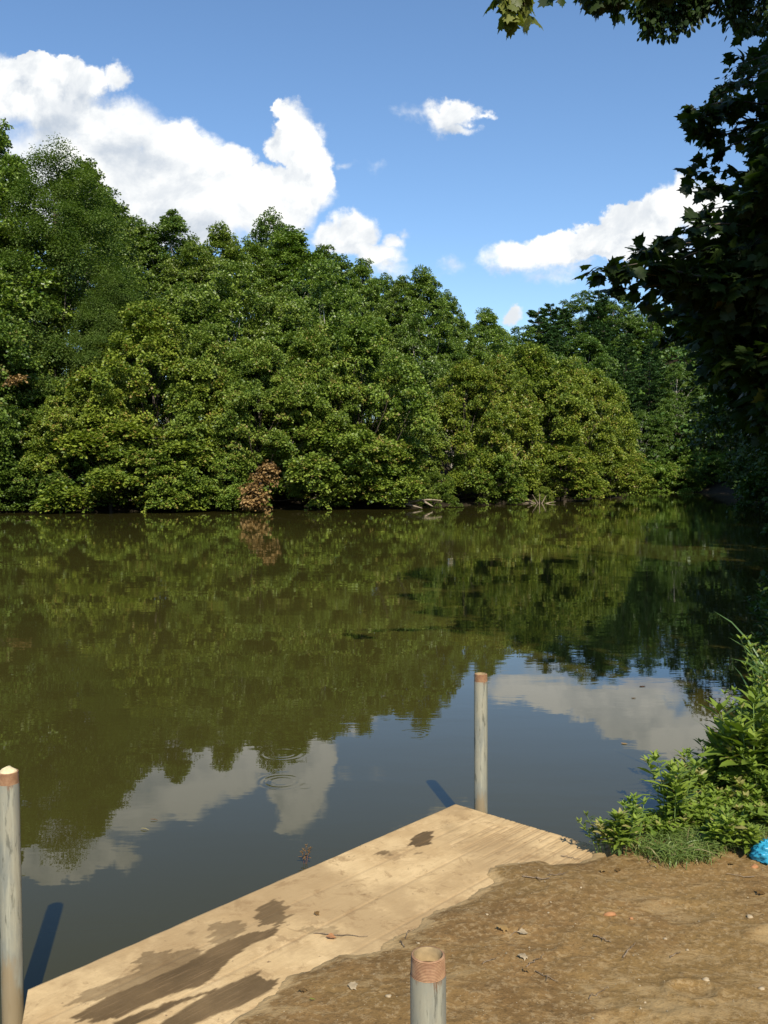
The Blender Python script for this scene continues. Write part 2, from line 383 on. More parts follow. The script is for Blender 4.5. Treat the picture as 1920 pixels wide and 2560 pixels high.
def forest_h(x, y, d):
    h = np.minimum(2.6, np.maximum(0, d - 3.2) * .40) + np.minimum(7, np.maximum(0, d - 13) * .22) + np.maximum(0, d - 45) * .03
    hill = 15 * np.exp(-(((x - 62) / 42) ** 2 + ((y - 150) / 34) ** 2)) + 10 * np.exp(-(((x - 95) / 40) ** 2 + ((y - 110) / 50) ** 2))
    return h + hill * np.clip(d / 8, 0, 1)
def ground_z(x, y):
    x = np.asarray(x, float); y = np.asarray(y, float)
    r = np.hypot(x - .6, y - 3.2)
    nearw = 1 / (1 + np.exp((r - 9) / 1.2))
    d = -poly_sd(x, y, WATER)
    dn = d + nearw * (fbm(x * 9, y * 9, 4, 3) * .07 + fbm(x * 40, y * 40, 3, 5) * .018)
    land = .035 * (1 - np.exp(-np.maximum(dn, 0) / .10)) + .02 * np.clip(dn, 0, 1)
    mudn = fbm(x * 1.6, y * 1.6, 3, 11) * .04 + fbm(x * 6, y * 8, 4, 21) * .016 + fbm(x * 30, y * 30, 3, 31) * .009
    # scuffed heel prints
    for (fx, fy, fr, fa) in ((1.02, 2.98, .07, .028), (.55, 3.35, .10, .016), (1.15, 3.55, .12, .018), (.2, 2.9, .1, .014), (.75, 2.75, .12, .02), (1.5, 3.3, .13, .02), (1.7, 3.9, .12, .018), (.35, 3.75, .09, .012)):
        q = np.hypot(x - fx, (y - fy) * 1.3) / fr; fa = fa * .5; mudn = mudn - fa * np.exp(-q ** 4) + fa * .5 * np.exp(-((q - 1.25) / .22) ** 2)
    z = DZ * nearw + .015 * (1 - nearw) + np.where(dn > 0, land + mudn * nearw * np.clip(dn / .25, 0, 1), np.maximum(dn * 1.3, -1.6))
    z = z + forest_h(x, y, d) * (1 - nearw) * (d > 0)
    return z, d, nearw
def graded(lo, hi, flo, fhi, fine, grow=1.13):
    c = list(np.arange(flo, fhi, fine)); s = fine; v = c[-1]
    while v < hi: s = min(s * grow, 14); v += s; c.append(v)
    s = fine; v = flo; pre = []
    while v > lo: s = min(s * grow, 14); v -= s; pre.append(v)
    return np.array(pre[::-1] + c)
gx = graded(-700, 700, -1.3, 2.6, .0125); gy = graded(-300, 900, 1.9, 5.3, .0125)
X, Y = np.meshgrid(gx, gy); Z, D_, NW = ground_z(X, Y)
nx, ny = len(gx), len(gy)
idx = np.arange(nx * ny).reshape(ny, nx)
Fg = np.stack([idx[:-1, :-1], idx[:-1, 1:], idx[1:, 1:], idx[1:, :-1]], -1).reshape(-1, 4)
crust = np.clip(.55 * np.exp(-np.maximum(D_, 0) / .12) + 2.0 * fbm(X * 1.3, Y * 2.1, 4, 77), 0, 1)
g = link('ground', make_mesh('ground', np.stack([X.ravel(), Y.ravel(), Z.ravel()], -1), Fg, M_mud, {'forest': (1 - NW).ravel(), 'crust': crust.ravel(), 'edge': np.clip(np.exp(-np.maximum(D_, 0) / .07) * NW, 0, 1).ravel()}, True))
g['kind'] = 'structure'; g['label'] = 'brown trampled mud bank running back under the riverside woods'
wv = np.array([(-700, -120, 0), (700, -120, 0), (700, 500, 0), (-700, 500, 0)], float)
wo = link('water', make_mesh('water', wv, np.array([[0, 1, 2, 3]]), M_water)); wo['kind'] = 'structure'; wo['label'] = 'still olive green river mirroring trees and clouds'

def gz(x, y): return float(ground_z(np.array([x]), np.array([y]))[0][0])

def build_dock():
    root = empty('dock', (float(LC[0]), float(LC[1]), 0)); tag(root, 'flat sandy wooden dock with wet stains, half buried under mud at the water edge', 'dock')
    dL = on_z(55, 2560, DZ)[:2] - LC; dL = dL / np.linalg.norm(dL)
    ns, nt = 400, 215; Wt = 1.5; Ls = np.linalg.norm(A_ - LC)
    t = np.linspace(0, Wt, nt)
    s0 = t * (dL @ E1) / (dL @ E2)
    S = s0[:, None] + (Ls - s0[:, None]) * np.linspace(0, 1, ns)[None]; T = np.repeat(t[:, None], ns, 1)
    Xd = LC[0] + S * E1[0] + T * E2[0]; Yd = LC[1] + S * E1[1] + T * E2[1]
    pw = .222; off = .015
    ph = (T + off) / pw; fr = np.abs(ph - np.round(ph)) * pw
    seam = np.exp(-(fr / .0045) ** 2) * (.55 + .9 * np.clip(fbm(S * 3, np.round(ph) * 7.7, 3, 9) + .5, 0, 1))
    seam = np.clip(seam, 0, 1)
    ribz = np.clip((S - (Ls - .42 - .25 * T)) / .1, 0, 1) * np.clip((T - .22) / .1, 0, 1)
    rib = ribz * (np.cos(T / .016 * 2 * np.pi) > .55) * (fbm(S * 6, T * 60, 2, 4) > -.12)
    # stains traced from the photo (pixels of the bottom left crop -> deck)
    def crop(pts, ox=0, oy=1900): return [tuple(on_z(ox + x / 1.728, oy + y / 1.728, DZ)[:2]) for x, y in pts]
    polys = [crop([(1150, 612), (1195, 605), (1235, 630), (1243, 670), (1215, 710), (1150, 712), (1095, 695), (1115, 640)]),
             crop([(910, 705), (960, 690), (1040, 695), (1062, 740), (1030, 790), (960, 800), (890, 785), (930, 745)]),
             crop([(590, 840), (680, 825), (860, 812), (900, 835), (870, 870), (700, 930), (600, 975), (470, 1030), (310, 1048), (390, 990), (560, 930), (600, 880)]),
             crop([(1010, 760), (1150, 735), (1195, 715), (1180, 760), (1080, 800), (960, 900), (900, 960), (760, 1010), (620, 1060), (520, 1110), (350, 1130), (350, 1090), (500, 1010), (640, 950), (800, 880), (900, 820)]),
             crop([(690, 1060), (730, 1035), (910, 1005), (900, 1020), (760, 1055), (650, 1115), (560, 1160), (480, 1190), (480, 1140), (600, 1090)]),
             crop([(1040, 945), (1110, 925), (1165, 950), (1180, 985), (1110, 1030), (1000, 1070), (880, 1120), (700, 1200), (620, 1200), (720, 1110), (880, 1020)]),
             crop([(1300, 725), (1340, 715), (1450, 725), (1490, 750), (1460, 772), (1380, 765)]),
             crop([(1600, 415), (1640, 400), (1680, 405), (1640, 420)]),
             crop([(100, 345), (150, 318), (200, 310), (205, 335), (195, 365), (150, 374), (115, 370)], 960)]
    st = np.zeros(S.shape)
    Sn = S + .10 * fbm(S * 2.2, T * 30, 3, 61); Tn = T
    jx = .035 * fbm(S * 7, T * 24, 4, 51) + .10 * fbm(S * 3, T * 70, 2, 52) ; jy = .030 * fbm(S * 8, T * 14, 4, 53)
    Xp = Xd + jx * E1[0] + jy * E2[0]; Yp = Yd + jx * E1[1] + jy * E2[1]
    strength = [.85, .62, .66, 1.0, 1.0, .95, .45, .8, 1.15]
    for P, w in zip(polys, strength):
        sd_ = poly_sd(Xp, Yp, P); st = np.maximum(st, w * np.clip(sd_ / .006 + .5, 0, 1))
    spots = [(1325, 2075, .05, .30), (1110, 2070, .035, .5), (985, 2135, .02, .7)]
    for (px, py, r, w) in [(1500/1.728, 1900+545/1.728, .012, .6), (1587/1.728, 1900+575/1.728, .010, .6), (1640/1.728, 1900+590/1.728, .010, .5), (830/1.728, 1900+745/1.728, .022, .45), (1125, 2070, .055, .28), (1048, 2133, .016, .7), (975, 2137, .012, .7)]:
        c = on_z(px, py, DZ); st = np.maximum(st, w * np.clip(1.4 - np.hypot(Xp - c[0], Yp - c[1]) / r, 0, 1))
    Zd = DZ - .0025 * seam - .0025 * rib + .002 * fbm(S * 2, T * 5, 3, 8)
    nrag = .006 * fbm(S * 14, T * 0 + 3, 3, 15)
    Xd = Xd + np.where(T < .002, 1, 0) * nrag * E2[0]; Yd = Yd + np.where(T < .002, 1, 0) * nrag * E2[1]
    V = np.stack([Xd, Yd, Zd], -1).reshape(-1, 3)
    ii = np.arange(ns * nt).reshape(nt, ns)
    Fq = [np.stack([ii[:-1, :-1], ii[1:, :-1], ii[1:, 1:], ii[:-1, 1:]], -1).reshape(-1, 4)]
    ring = np.concatenate([ii[0, :], ii[1:, -1], ii[-1, -2::-1], ii[-2:0:-1, 0]])
    low = V[ring].copy(); low[:, 2] = DZ - .042; n0 = len(V); V = np.concatenate([V, low]); m = len(ring); j = np.arange(m)
    Fq.append(np.stack([ring[j], ring[(j + 1) % m], n0 + (j + 1) % m, n0 + j], -1))
    V = V - np.array([LC[0], LC[1], 0])
    def pad(a): return np.concatenate([a.ravel(), a.ravel()[ring]])
    link('deck', make_mesh('deck', V, Fq, M_deck, {'along': pad(S), 'across': pad(T), 'stain': pad(st), 'seam': pad(seam), 'rib': pad(rib)}), root)
    def beam(sa, ta, sb, tb, name='beam'):
        a = np.array([sa, ta]); b = np.array([sb, tb]); e = (b - a) / np.linalg.norm(b - a); n_ = np.array([-e[1], e[0]]) * .02
        P4 = [a - n_, b - n_, b + n_, a + n_]; v = []
        for z in (DZ - .045, DZ - .19):
            for p in P4: v.append((E1[0] * p[0] + E2[0] * p[1], E1[1] * p[0] + E2[1] * p[1], z))
        f = np.array([[0, 1, 2, 3], [7, 6, 5, 4], [0, 4, 5, 1], [1, 5, 6, 2], [2, 6, 7, 3], [3, 7, 4, 0]])
        link(name, make_mesh(name, np.array(v), f, M_beam), root)
    beam(.06, .05, Ls - .06, .05); beam(Ls - .05, .1, Ls - .05, 1.4)
    return root
build_dock()

def build_pipe(base_xy, top_z, tilt, label, seed, fill=None):
    """threaded galvanised pipe; object origin at the waterline, 1.0 = top"""
    rng = np.random.default_rng(seed); R0 = .0365; n = 48
    root = empty('steel_pipe', (base_xy[0] - math.sin(tilt[1]), base_xy[1], top_z - math.cos(tilt[1]))); root.rotation_euler = tilt
    tag(root, label, 'pipe', 'threaded steel mooring pipes')
    th_len = .040; zt = 1.0
    def lathe(prof, name, mat, attrs=None, smooth=True):
        prof = np.array(prof); m = len(prof); th = np.linspace(0, 2 * np.pi, n, endpoint=False)
        V = np.stack([prof[:, 0][:, None] * np.cos(th), prof[:, 0][:, None] * np.sin(th), np.repeat(prof[:, 1][:, None], n, 1)], -1).reshape(-1, 3)
        i = np.arange(m - 1)[:, None] * n; j = np.arange(n)[None]; j2 = (j + 1) % n
        Fq = np.stack([i + j, i + j2, i + n + j2, i + n + j], -1).reshape(-1, 4)
        at = {k: np.repeat(v, n) for k, v in (attrs or {}).items()}
        return link(name, make_mesh(name, V, Fq, mat, at, smooth), root)
    prof = [(R0, z) for z in np.linspace(-1.3, zt - th_len, 30)]
    lathe(prof, 'shaft', M_pipe)
    pr = []; gr = []; N = 13; per = 6
    for i in range(N * per + 1):
        u = i / (N * per); ph = (i % per) / per; tri = abs(ph * 2 - 1)
        pr.append((R0 - .0006 - .0022 * (1 - tri) - .0012 * u, zt - th_len + u * (th_len - .002))); gr.append(1 - tri)
    pr += [(R0 - .004, zt), (R0 - .0065, zt)]; gr += [.3, .3]
    lathe(pr, 'thread', M_thread, {'groove': gr})
    lathe([(R0 - .0066, zt - .0003), (R0 - .0066, zt - .16)], 'inner_wall', M_inner)
    if fill is None:
        a = np.linspace(0, 2 * np.pi, 32, endpoint=False); V = np.stack([.0300 * np.cos(a), .0300 * np.sin(a), np.full(32, zt - .030)], -1)
        V = np.concatenate([V, [[0, 0, zt - .030]]]); Fq = np.array([[i, (i + 1) % 32, 32] for i in range(32)])
        link('rain_water', make_mesh('rain_water', V, Fq, M_muck), root)
    else:
        u = np.linspace(0, np.pi / 2, 9); a = np.linspace(0, 2 * np.pi, 28, endpoint=False)
        U, A2 = np.meshgrid(u, a, indexing='ij'); rr = .030 * np.cos(U); zz = zt - .006 + .020 * np.sin(U) + .012 * fbm(np.cos(A2) * np.cos(U) * 2 + 5, np.sin(A2) * np.cos(U) * 2, 3, 2)
        V = np.stack([rr * np.cos(A2), rr * np.sin(A2), zz], -1).reshape(-1, 3); m = 9; nn = 28
        i = np.arange(m - 1)[:, None] * nn; j = np.arange(nn)[None]; j2 = (j + 1) % nn
        Fq = np.stack([i + j, i + j2, i + nn + j2, i + nn + j], -1).reshape(-1, 4)
        link('foam_plug', make_mesh('foam_plug', V, Fq, M_foam, None, True), root)
    return root
def pipe_at(px, py, D):      # world position of a pipe's rim centre
    return at_y(px, py, D)
p = pipe_at(1070, 2385, 1.84); build_pipe(p[:2], p[2], (0.0, -.006, 0), 'open threaded steel pipe standing in the mud, nearest, with rain water inside', 1)
p = pipe_at(1202, 1684, 4.95); build_pipe(p[:2], p[2], (0, -.004, 0), 'slim steel pipe behind the far corner of the dock, mud stained near its foot', 2)
p = pipe_at(20, 1928, 3.16); build_pipe(p[:2], p[2], (0, -.004, 0), 'steel pipe cut by the left picture edge, with a cream foam plug on top', 3, 'foam')

# ------------------------------------------------------------------ leaves
T_fold = (np.array([(0, 0, 0), (-.42, .45, .12), (0, 1, -.05), (.42, .5, .12)], float), np.array([[0, 2, 1], [0, 3, 2]]))
def outline_leaf(half, curl=.12):
    pts = list(half) + [(-x, y) for x, y in half[::-1] if abs(x) > 1e-6]
    V = [(0, .38, 0)] + [(x, y, -curl * x * x * 4 - .08 * (y - .4) ** 2) for x, y in pts]
    n = len(pts); Fq = [[0, 1 + i, 1 + (i + 1) % n] for i in range(n)]
    return np.array(V, float), np.array(Fq)
T_syc = outline_leaf([(0, 0), (.18, -.06), (.42, .02), (.36, .16), (.62, .40), (.40, .42), (.36, .52), (.24, .62), (.26, .76), (.10, .74), (0, 1.0)][::1])
T_elm = outline_leaf([(0, 0), (.2, .15), (.3, .42), (.2, .75), (0, 1)])
T_lance = (np.array([(0, 0, 0), (-.10, .22, .03), (.10, .22, .03), (-.13, .5, .04), (.13, .5, .04), (-.07, .8, -.02), (.07, .8, -.02), (0, 1, -.10), (0, .22, 0), (0, .5, .01), (0, .8, -.05)], float),
           np.array([[0, 8, 1], [0, 2, 8], [1, 8, 3], [3, 8, 9], [8, 2, 4], [8, 4, 9], [3, 9, 5], [5, 9, 10], [9, 4, 6], [9, 6, 10], [5, 10, 7], [10, 6, 7]]))
def place(T, pos, ydir, nrm, size, tint, wid=1.0):
    TV, TF = T; N = len(pos)
    Yv = norm(ydir); Xv = norm(np.cross(Yv, nrm)); Zv = np.cross(Xv, Yv)
    size = np.broadcast_to(np.asarray(size, float), (N,)); s = size[:, None, None]
    V = pos[:, None] + s * (TV[None, :, 0:1] * Xv[:, None] * wid + TV[None, :, 1:2] * Yv[:, None] + TV[None, :, 2:3] * Zv[:, None])
    Fq = (np.arange(N) * len(TV))[:, None, None] + TF[None]
    return V.reshape(-1, 3), Fq.reshape(-1, 3), np.repeat(tint, len(TV))
def rdir(rng, n):
    return norm(rng.normal(0, 1, (n, 3)))

def crown_from_clumps(rng, C, rc, nleaf, leaf, T=T_fold, flat=.6, droop=.35, out=None, soft=False, tspread=.35, upw=.75):
    """C: clump centres (N,3); rc radius; out: outward direction per clump"""
    N = len(C); rc = np.broadcast_to(rc, (N,))
    cid = np.repeat(np.arange(N), nleaf); M = len(cid)
    d = rdir(rng, M)
    if not soft: d[:, 2] = np.abs(d[:, 2]) * 1.0 - .25 * rng.random(M)
    rad = rng.random(M) ** (.45 if not soft else .6)
    rr = rc[cid] * rad
    pos = C[cid] + d * rr[:, None] * np.array([1, 1, flat])
    hor = np.hypot(d[:, 0], d[:, 1]) * rad
    pos[:, 2] -= droop * rc[cid] * hor ** 2
    o = out[cid] if out is not None else np.zeros((M, 3))
    nrm = norm(np.array([0, 0, upw]) + .42 * d + .35 * o + .75 * rdir(rng, M))
    yd = d * np.array([1, 1, .2]) + .4 * o + .5 * rdir(rng, M) + np.array([0, 0, -.35])
    sz = leaf * (.7 + .6 * rng.random(M))
    ct = rng.random(N)[cid]
    tint = np.clip(.5 + (ct - .5) * tspread * 2 + rng.normal(0, .22, M), 0, 1)
    return place(T, pos, yd, nrm, sz, tint)

def prof_crown(kind, t):
    if kind == 'round': return np.sqrt(np.clip(1 - (2 * t - .85) ** 2 / 1.35, .05, 1))
    if kind == 'tall': return (np.clip(t / .18, 0, 1) ** .6) * np.sqrt(np.clip(1.03 - t ** 2.2, .03, 1))
    if kind == 'bank': return .80 + .35 * np.sin(np.pi * np.clip(t, 0, 1) ** .75) - .68 * t ** 3
def build_crown(seed, H, R, t0, kind, nl, lr, ncl, rc, nleaf, leaf, vz=.85, fill=.10, **kw):
    rng = np.random.default_rng(seed); cents = []; outs = []; rcs = []; limbs = []
    for i in range(nl):
        t = ((i + .5) / nl) ** (.8 if kind == 'tall' else .95); t = np.clip(t + rng.normal(0, .02), 0, 1)
        z = H * (t0 + (1 - t0) * t) - lr * (.35 + .5 * t) * max(1, vz * 1.15)
        r = R * prof_crown(kind, t) * (.55 + .25 * rng.random()); a = i * 2.39996 + rng.normal(0, .35)
        if t > .9: r *= .35
        lc = np.array([r * math.cos(a), r * math.sin(a), max(z, lr * .45)]); lrad = lr * (.5 + 1.0 * rng.random())
        limbs.append(lc)
        d = rdir(rng, ncl); oh = norm(np.array([lc[0], lc[1], .6 * R * .5]))
        d = norm(d + .55 * oh + np.array([0, 0, .15]))
        q = lrad * (.65 + .45 * rng.random(ncl))
        c = lc + d * q[:, None] * np.array([1, 1, vz])
        c[:, 2] = np.maximum(c[:, 2], .35)
        cents.append(c); outs.append(norm(d + oh)); rcs.append(rc * (.65 + .7 * rng.random(ncl)))
    # inner fill, so that the crown is not hollow
    n_in = int(nl * ncl * fill); ti = rng.random(n_in); ai = rng.random(n_in) * 6.283; ri = R * .5 * np.sqrt(rng.random(n_in)) * prof_crown(kind, ti)
    ci = np.stack([ri * np.cos(ai), ri * np.sin(ai), H * (t0 + (1 - t0) * ti * .88)], -1)
    cents.append(ci); outs.append(norm(ci * np.array([1, 1, 0]) + .01)); rcs.append(np.full(n_in, rc * 1.2))
    C = np.concatenate(cents); O = np.concatenate(outs); RC = np.concatenate(rcs)
    return crown_from_clumps(rng, C, RC, nleaf, leaf, out=O, **kw), limbs
def build_trunk(rng, H, limbs, r0, lean=(0, 0), top=.86, nl=24):
    P = np.array([(lean[0] * t ** 1.5 + rng.normal(0, .012 * H) * (0 < t), lean[1] * t ** 1.5 + rng.normal(0, .012 * H) * (0 < t), H * top * t - .6 * (t == 0)) for t in np.linspace(0, 1, 9)])
    parts = [tube_geo(P, r0 * (1 - .88 * np.linspace(0, 1, 9) ** .8), 8)]
    sel = limbs if len(limbs) <= nl else [limbs[i] for i in np.linspace(0, len(limbs) - 1, nl).astype(int)]
    for L in sel:
        zb = max(.12 * H, L[2] - .28 * H - .35 * np.hypot(L[0], L[1])); tt = np.clip(zb / (H * top), 0, .95)
        k_ = tt * 8; i0 = int(k_); b = P[i0] * (1 - k_ + i0) + P[min(8, i0 + 1)] * (k_ - i0)
        rb = r0 * (1 - .88 * tt ** .8) * .5
        parts.append(tube_geo(curve(b, L, sag=-.04 * H, n=6, wob=.02 * H * .3, rng=rng), np.linspace(rb, rb * .25, 6), 6))
    return join(parts)

PROTO = {}
def proto(key, mat, barkm, H, trunk_r, crown, limbs, seed, **kw):
    rng = np.random.default_rng(seed + 500)
    V, Fq, ti = crown
    cm = make_mesh('crown', V, Fq, mat, {'tint': ti})
    tv, tf = build_trunk(rng, H, limbs, trunk_r, **kw)
    tm = make_mesh('trunk', tv, tf, barkm, None, True)
    PROTO[key] = (H, cm, tm)
for i in range(4):
    H = 11.0; cr, li = build_crown(100 + i, H, 4.7, .20, 'bank', 24, 1.35, 20, .52, 125, .155, vz=1.05, fill=.05, flat=.8, droop=.35, upw=.45)
    proto('bank%d' % i, M_maple, M_bark, H, .20, cr, li, i, top=.8)
for i in range(3):
    H = 20.0; cr, li = build_crown(200 + i, H, 3.5, .34, 'tall', 30, 1.25, 17, .50, 95, .18, vz=1.45, fill=.05, flat=.95, droop=.12, upw=.4)
    proto('tall%d' % i, M_poplar, M_pale, H, .30, cr, li, 40 + i, top=.93)
for i in range(2):
    H = 14.0; cr, li = build_crown(300 + i, H, 4.8, .15, 'round', 22, 1.7, 22, .58, 95, .19, vz=1.1, fill=.05, flat=.85, droop=.2, upw=.4)
    proto('round%d' % i, M_poplar, M_pale, H, .24, cr, li, 60 + i)
H = 19.0; cr, li = build_crown(400, H, 4.6, .22, 'tall', 34, 1.6, 13, .75, 270, .105, vz=1.1, flat=.8, droop=.2, soft=True, tspread=.4, upw=.8)
proto('feather', M_feather, M_bark, H, .28, cr, li, 80, top=.9)
# overhanging low bush of leafy branches
for i in range(2):
    H = 5.5; cr, li = build_crown(450 + i, H, 3.6, .02, 'bank', 12, 1.15, 18, .52, 110, .160, flat=.7, droop=.4, upw=.55)
    proto('low%d' % i, M_maple, M_bark, H, .10, cr, li, 90 + i, top=.7)
def pine(seed, H, R):
    rng = np.random.default_rng(seed); pos = []; yd = []; nr = []; parts = []; ti = []
    P = np.array([(0, 0, z) for z in np.linspace(-.5, H, 10)]) + np.concatenate([[[0, 0, 0]], rng.normal(0, .06, (9, 3))]) * np.array([1, 1, 0])
    parts.append(tube_geo(P, np.linspace(.24, .03, 10), 8))
    z = H * .22
    while z < H * .99:
        t = (z - H * .22) / (H * .78); L0 = R * (1 - t) ** .75 * (.55 + .45 * min(1, t * 5)) + .35
        for b in range(rng.integers(4, 7)):
            a = rng.random() * 6.283; L = L0 * (.55 + .6 * rng.random()); ca, sa = math.cos(a), math.sin(a)
            tip = np.array([ca * L, sa * L, z + L * (.10 + .35 * t)]); c = curve((0, 0, z), tip, sag=-.06 * L, n=6)
            if rng.random() < .14 and t < .5: parts.append(tube_geo(c, np.linspace(.035, .01, 6), 4)); continue
            parts.append(tube_geo(c, np.linspace(.05, .012, 6), 4))
            n = int(70 * L + 30); s = .25 + .75 * rng.random(n) ** .7
            base = np.array([0, 0, z]) + (tip - np.array([0, 0, z])) * s[:, None]
            wdt = .34 * L * (1.1 - s) + .16; lat = rng.normal(0, .5, n) * wdt
            p_ = base + np.stack([-sa * lat, ca * lat, rng.normal(0, .07, n) + .04 - .05 * L * (s * (1 - s))], -1)
            pos.append(p_); d = np.stack([ca + -sa * lat, sa + ca * lat, .25 + 0 * lat], -1) + rng.normal(0, .5, (n, 3)); yd.append(d)
            nr.append(np.array([0, 0, 1.]) + rng.normal(0, .45, (n, 3))); ti.append(np.clip(.45 + .4 * (rng.random() - .5) + rng.normal(0, .2, n), 0, 1))
        z += H * .034 * (.7 + .7 * rng.random())
    V, Fq, tt = place(T_fold, np.concatenate(pos), np.concatenate(yd), norm(np.concatenate(nr)), .34, np.concatenate(ti), wid=.55)
    return V, Fq, tt, join(parts)
for i in range(2):
    V, Fq, tt, tr = pine(600 + i, 18.0, 4.2)
    PROTO['pine%d' % i] = (18.0, make_mesh('crown', V, Fq, M_pine, {'tint': tt}), make_mesh('trunk', tr[0], tr[1], M_bark, None, True))

rnd = random.Random(5)
def tree(name, key, x, y, H, label, group, width=1.0, tint=(1, 1, 1), rz=None, base=None):
    H0, cm, tm = PROTO[key]; z0 = gz(x, y) if base is None else base
    root = empty(name, (x, y, z0 - .05), rnd.random() * 6.283 if rz is None else rz)
    s = (H - z0) / H0; root.scale = (s * width, s * width, s)
    tag(root, label, 'tree', group)
    c = link('crown', cm, root); c.color = (*tint, 1); link('trunk', tm, root)
    return root
def tree_px(name, key, X, D, top, label, group, width=1.0, tint=(1, 1, 1), rz=None):
    """X and top are where the tree stands in the photo, D its distance"""
    x = (X - 829.5) / 2000 * D; H = CAMZ + (1025 - top) / 2000 * D
    return tree(name, key, x, D, H, label, group, width, tint, rz)

MG = 'leafy trees leaning over the far river bank'
warm = (1.10, 1.03, .85); cool = (.85, .98, 1.0); shade_tint = (.66, .74, .72)  # the darkest tint paints shade into the leaf colour of the leftmost trees
front = [
 ('bank1', -70, 50.5, 600, 1.0, shade_tint, 'dark leafy tree cut by the left edge of the photo, over the far bank'),
 ('bank0', 50, 51, 700, .95, shade_tint, 'shadowy leafy tree below the feathery tree, its branches drooping to the water'),
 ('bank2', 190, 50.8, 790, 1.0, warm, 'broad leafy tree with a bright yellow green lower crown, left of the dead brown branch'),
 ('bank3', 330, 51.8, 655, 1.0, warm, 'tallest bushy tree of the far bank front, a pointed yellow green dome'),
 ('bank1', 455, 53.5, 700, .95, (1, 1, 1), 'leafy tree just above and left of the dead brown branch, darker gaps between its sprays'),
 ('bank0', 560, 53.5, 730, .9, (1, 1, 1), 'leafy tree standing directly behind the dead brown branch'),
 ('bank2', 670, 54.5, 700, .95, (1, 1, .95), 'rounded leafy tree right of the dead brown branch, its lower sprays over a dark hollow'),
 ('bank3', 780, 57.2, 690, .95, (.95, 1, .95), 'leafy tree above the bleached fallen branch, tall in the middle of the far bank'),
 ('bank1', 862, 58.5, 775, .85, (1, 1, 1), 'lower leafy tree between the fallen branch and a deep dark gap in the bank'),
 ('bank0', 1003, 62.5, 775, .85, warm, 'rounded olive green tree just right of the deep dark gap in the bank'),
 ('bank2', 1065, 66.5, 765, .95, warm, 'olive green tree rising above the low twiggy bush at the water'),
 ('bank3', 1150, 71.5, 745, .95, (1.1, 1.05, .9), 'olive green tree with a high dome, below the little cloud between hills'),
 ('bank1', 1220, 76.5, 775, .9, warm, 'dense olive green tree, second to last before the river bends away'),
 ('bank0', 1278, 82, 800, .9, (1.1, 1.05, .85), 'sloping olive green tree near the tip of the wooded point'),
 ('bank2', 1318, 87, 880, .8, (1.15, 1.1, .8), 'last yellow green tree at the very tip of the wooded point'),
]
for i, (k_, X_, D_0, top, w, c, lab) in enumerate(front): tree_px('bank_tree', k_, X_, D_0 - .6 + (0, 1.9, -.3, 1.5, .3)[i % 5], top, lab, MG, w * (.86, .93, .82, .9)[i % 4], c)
low = [
 ('low0', 40, 49.6, 960, 1.15, shade_tint, 'low dark spray of branches hanging to the water at the far left'),
 ('low1', -25, 49.3, 930, 1.1, shade_tint, 'low dark bough cut by the left edge at the far waterline'),
 ('low0', 125, 49.4, 955, 1.0, shade_tint, 'low shadowy bough in the hollow left of the big bright bough'),
 ('low1', 240, 49.5, 880, 1.25, warm, 'big bright low bough of maple leaves bulging over the water at left'),
 ('low0', 370, 50.2, 940, 1.1, (1, 1, .9), 'low maple bough dipping toward the water between two dark hollows'),
 ('low1', 470, 50.8, 960, .9, (.95, 1, .95), 'small low spray touching the water just left of the dead brown branch'),
 ('low0', 690, 53.2, 890, 1.1, (1, 1, .95), 'low bough with fresh leaves right of the dead brown branch'),
 ('low1', 800, 55.2, 930, 1.1, (1, 1, .9), 'low bough hanging just left of the bleached fallen branch'),
 ('low0', 1040, 61.4, 950, .9, (.9, .95, .85), 'shadowy low bough just left of the light green one'),
 ('low0', 938, 56.6, 1012, .95, (.8, .85, .75), 'small shadowy bough in the deep gap behind the bleached fallen branch'),  # tint darkened to paint in the shade of the gap
 ('low1', 1085, 62.3, 1005, .9, (1.05, 1.1, .95), 'low light green bough reaching out left of the twiggy bush'),
 ('low0', 1210, 69.5, 950, 1.1, warm, 'low olive bough right of the twiggy bush at the waterline'),
 ('low1', 1320, 81, 960, 1.1, warm, 'low yellow green bough skirting the tip of the wooded point'),
]
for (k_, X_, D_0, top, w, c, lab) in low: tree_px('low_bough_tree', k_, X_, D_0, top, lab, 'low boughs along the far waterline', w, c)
BG = 'tall trees behind the far bank'
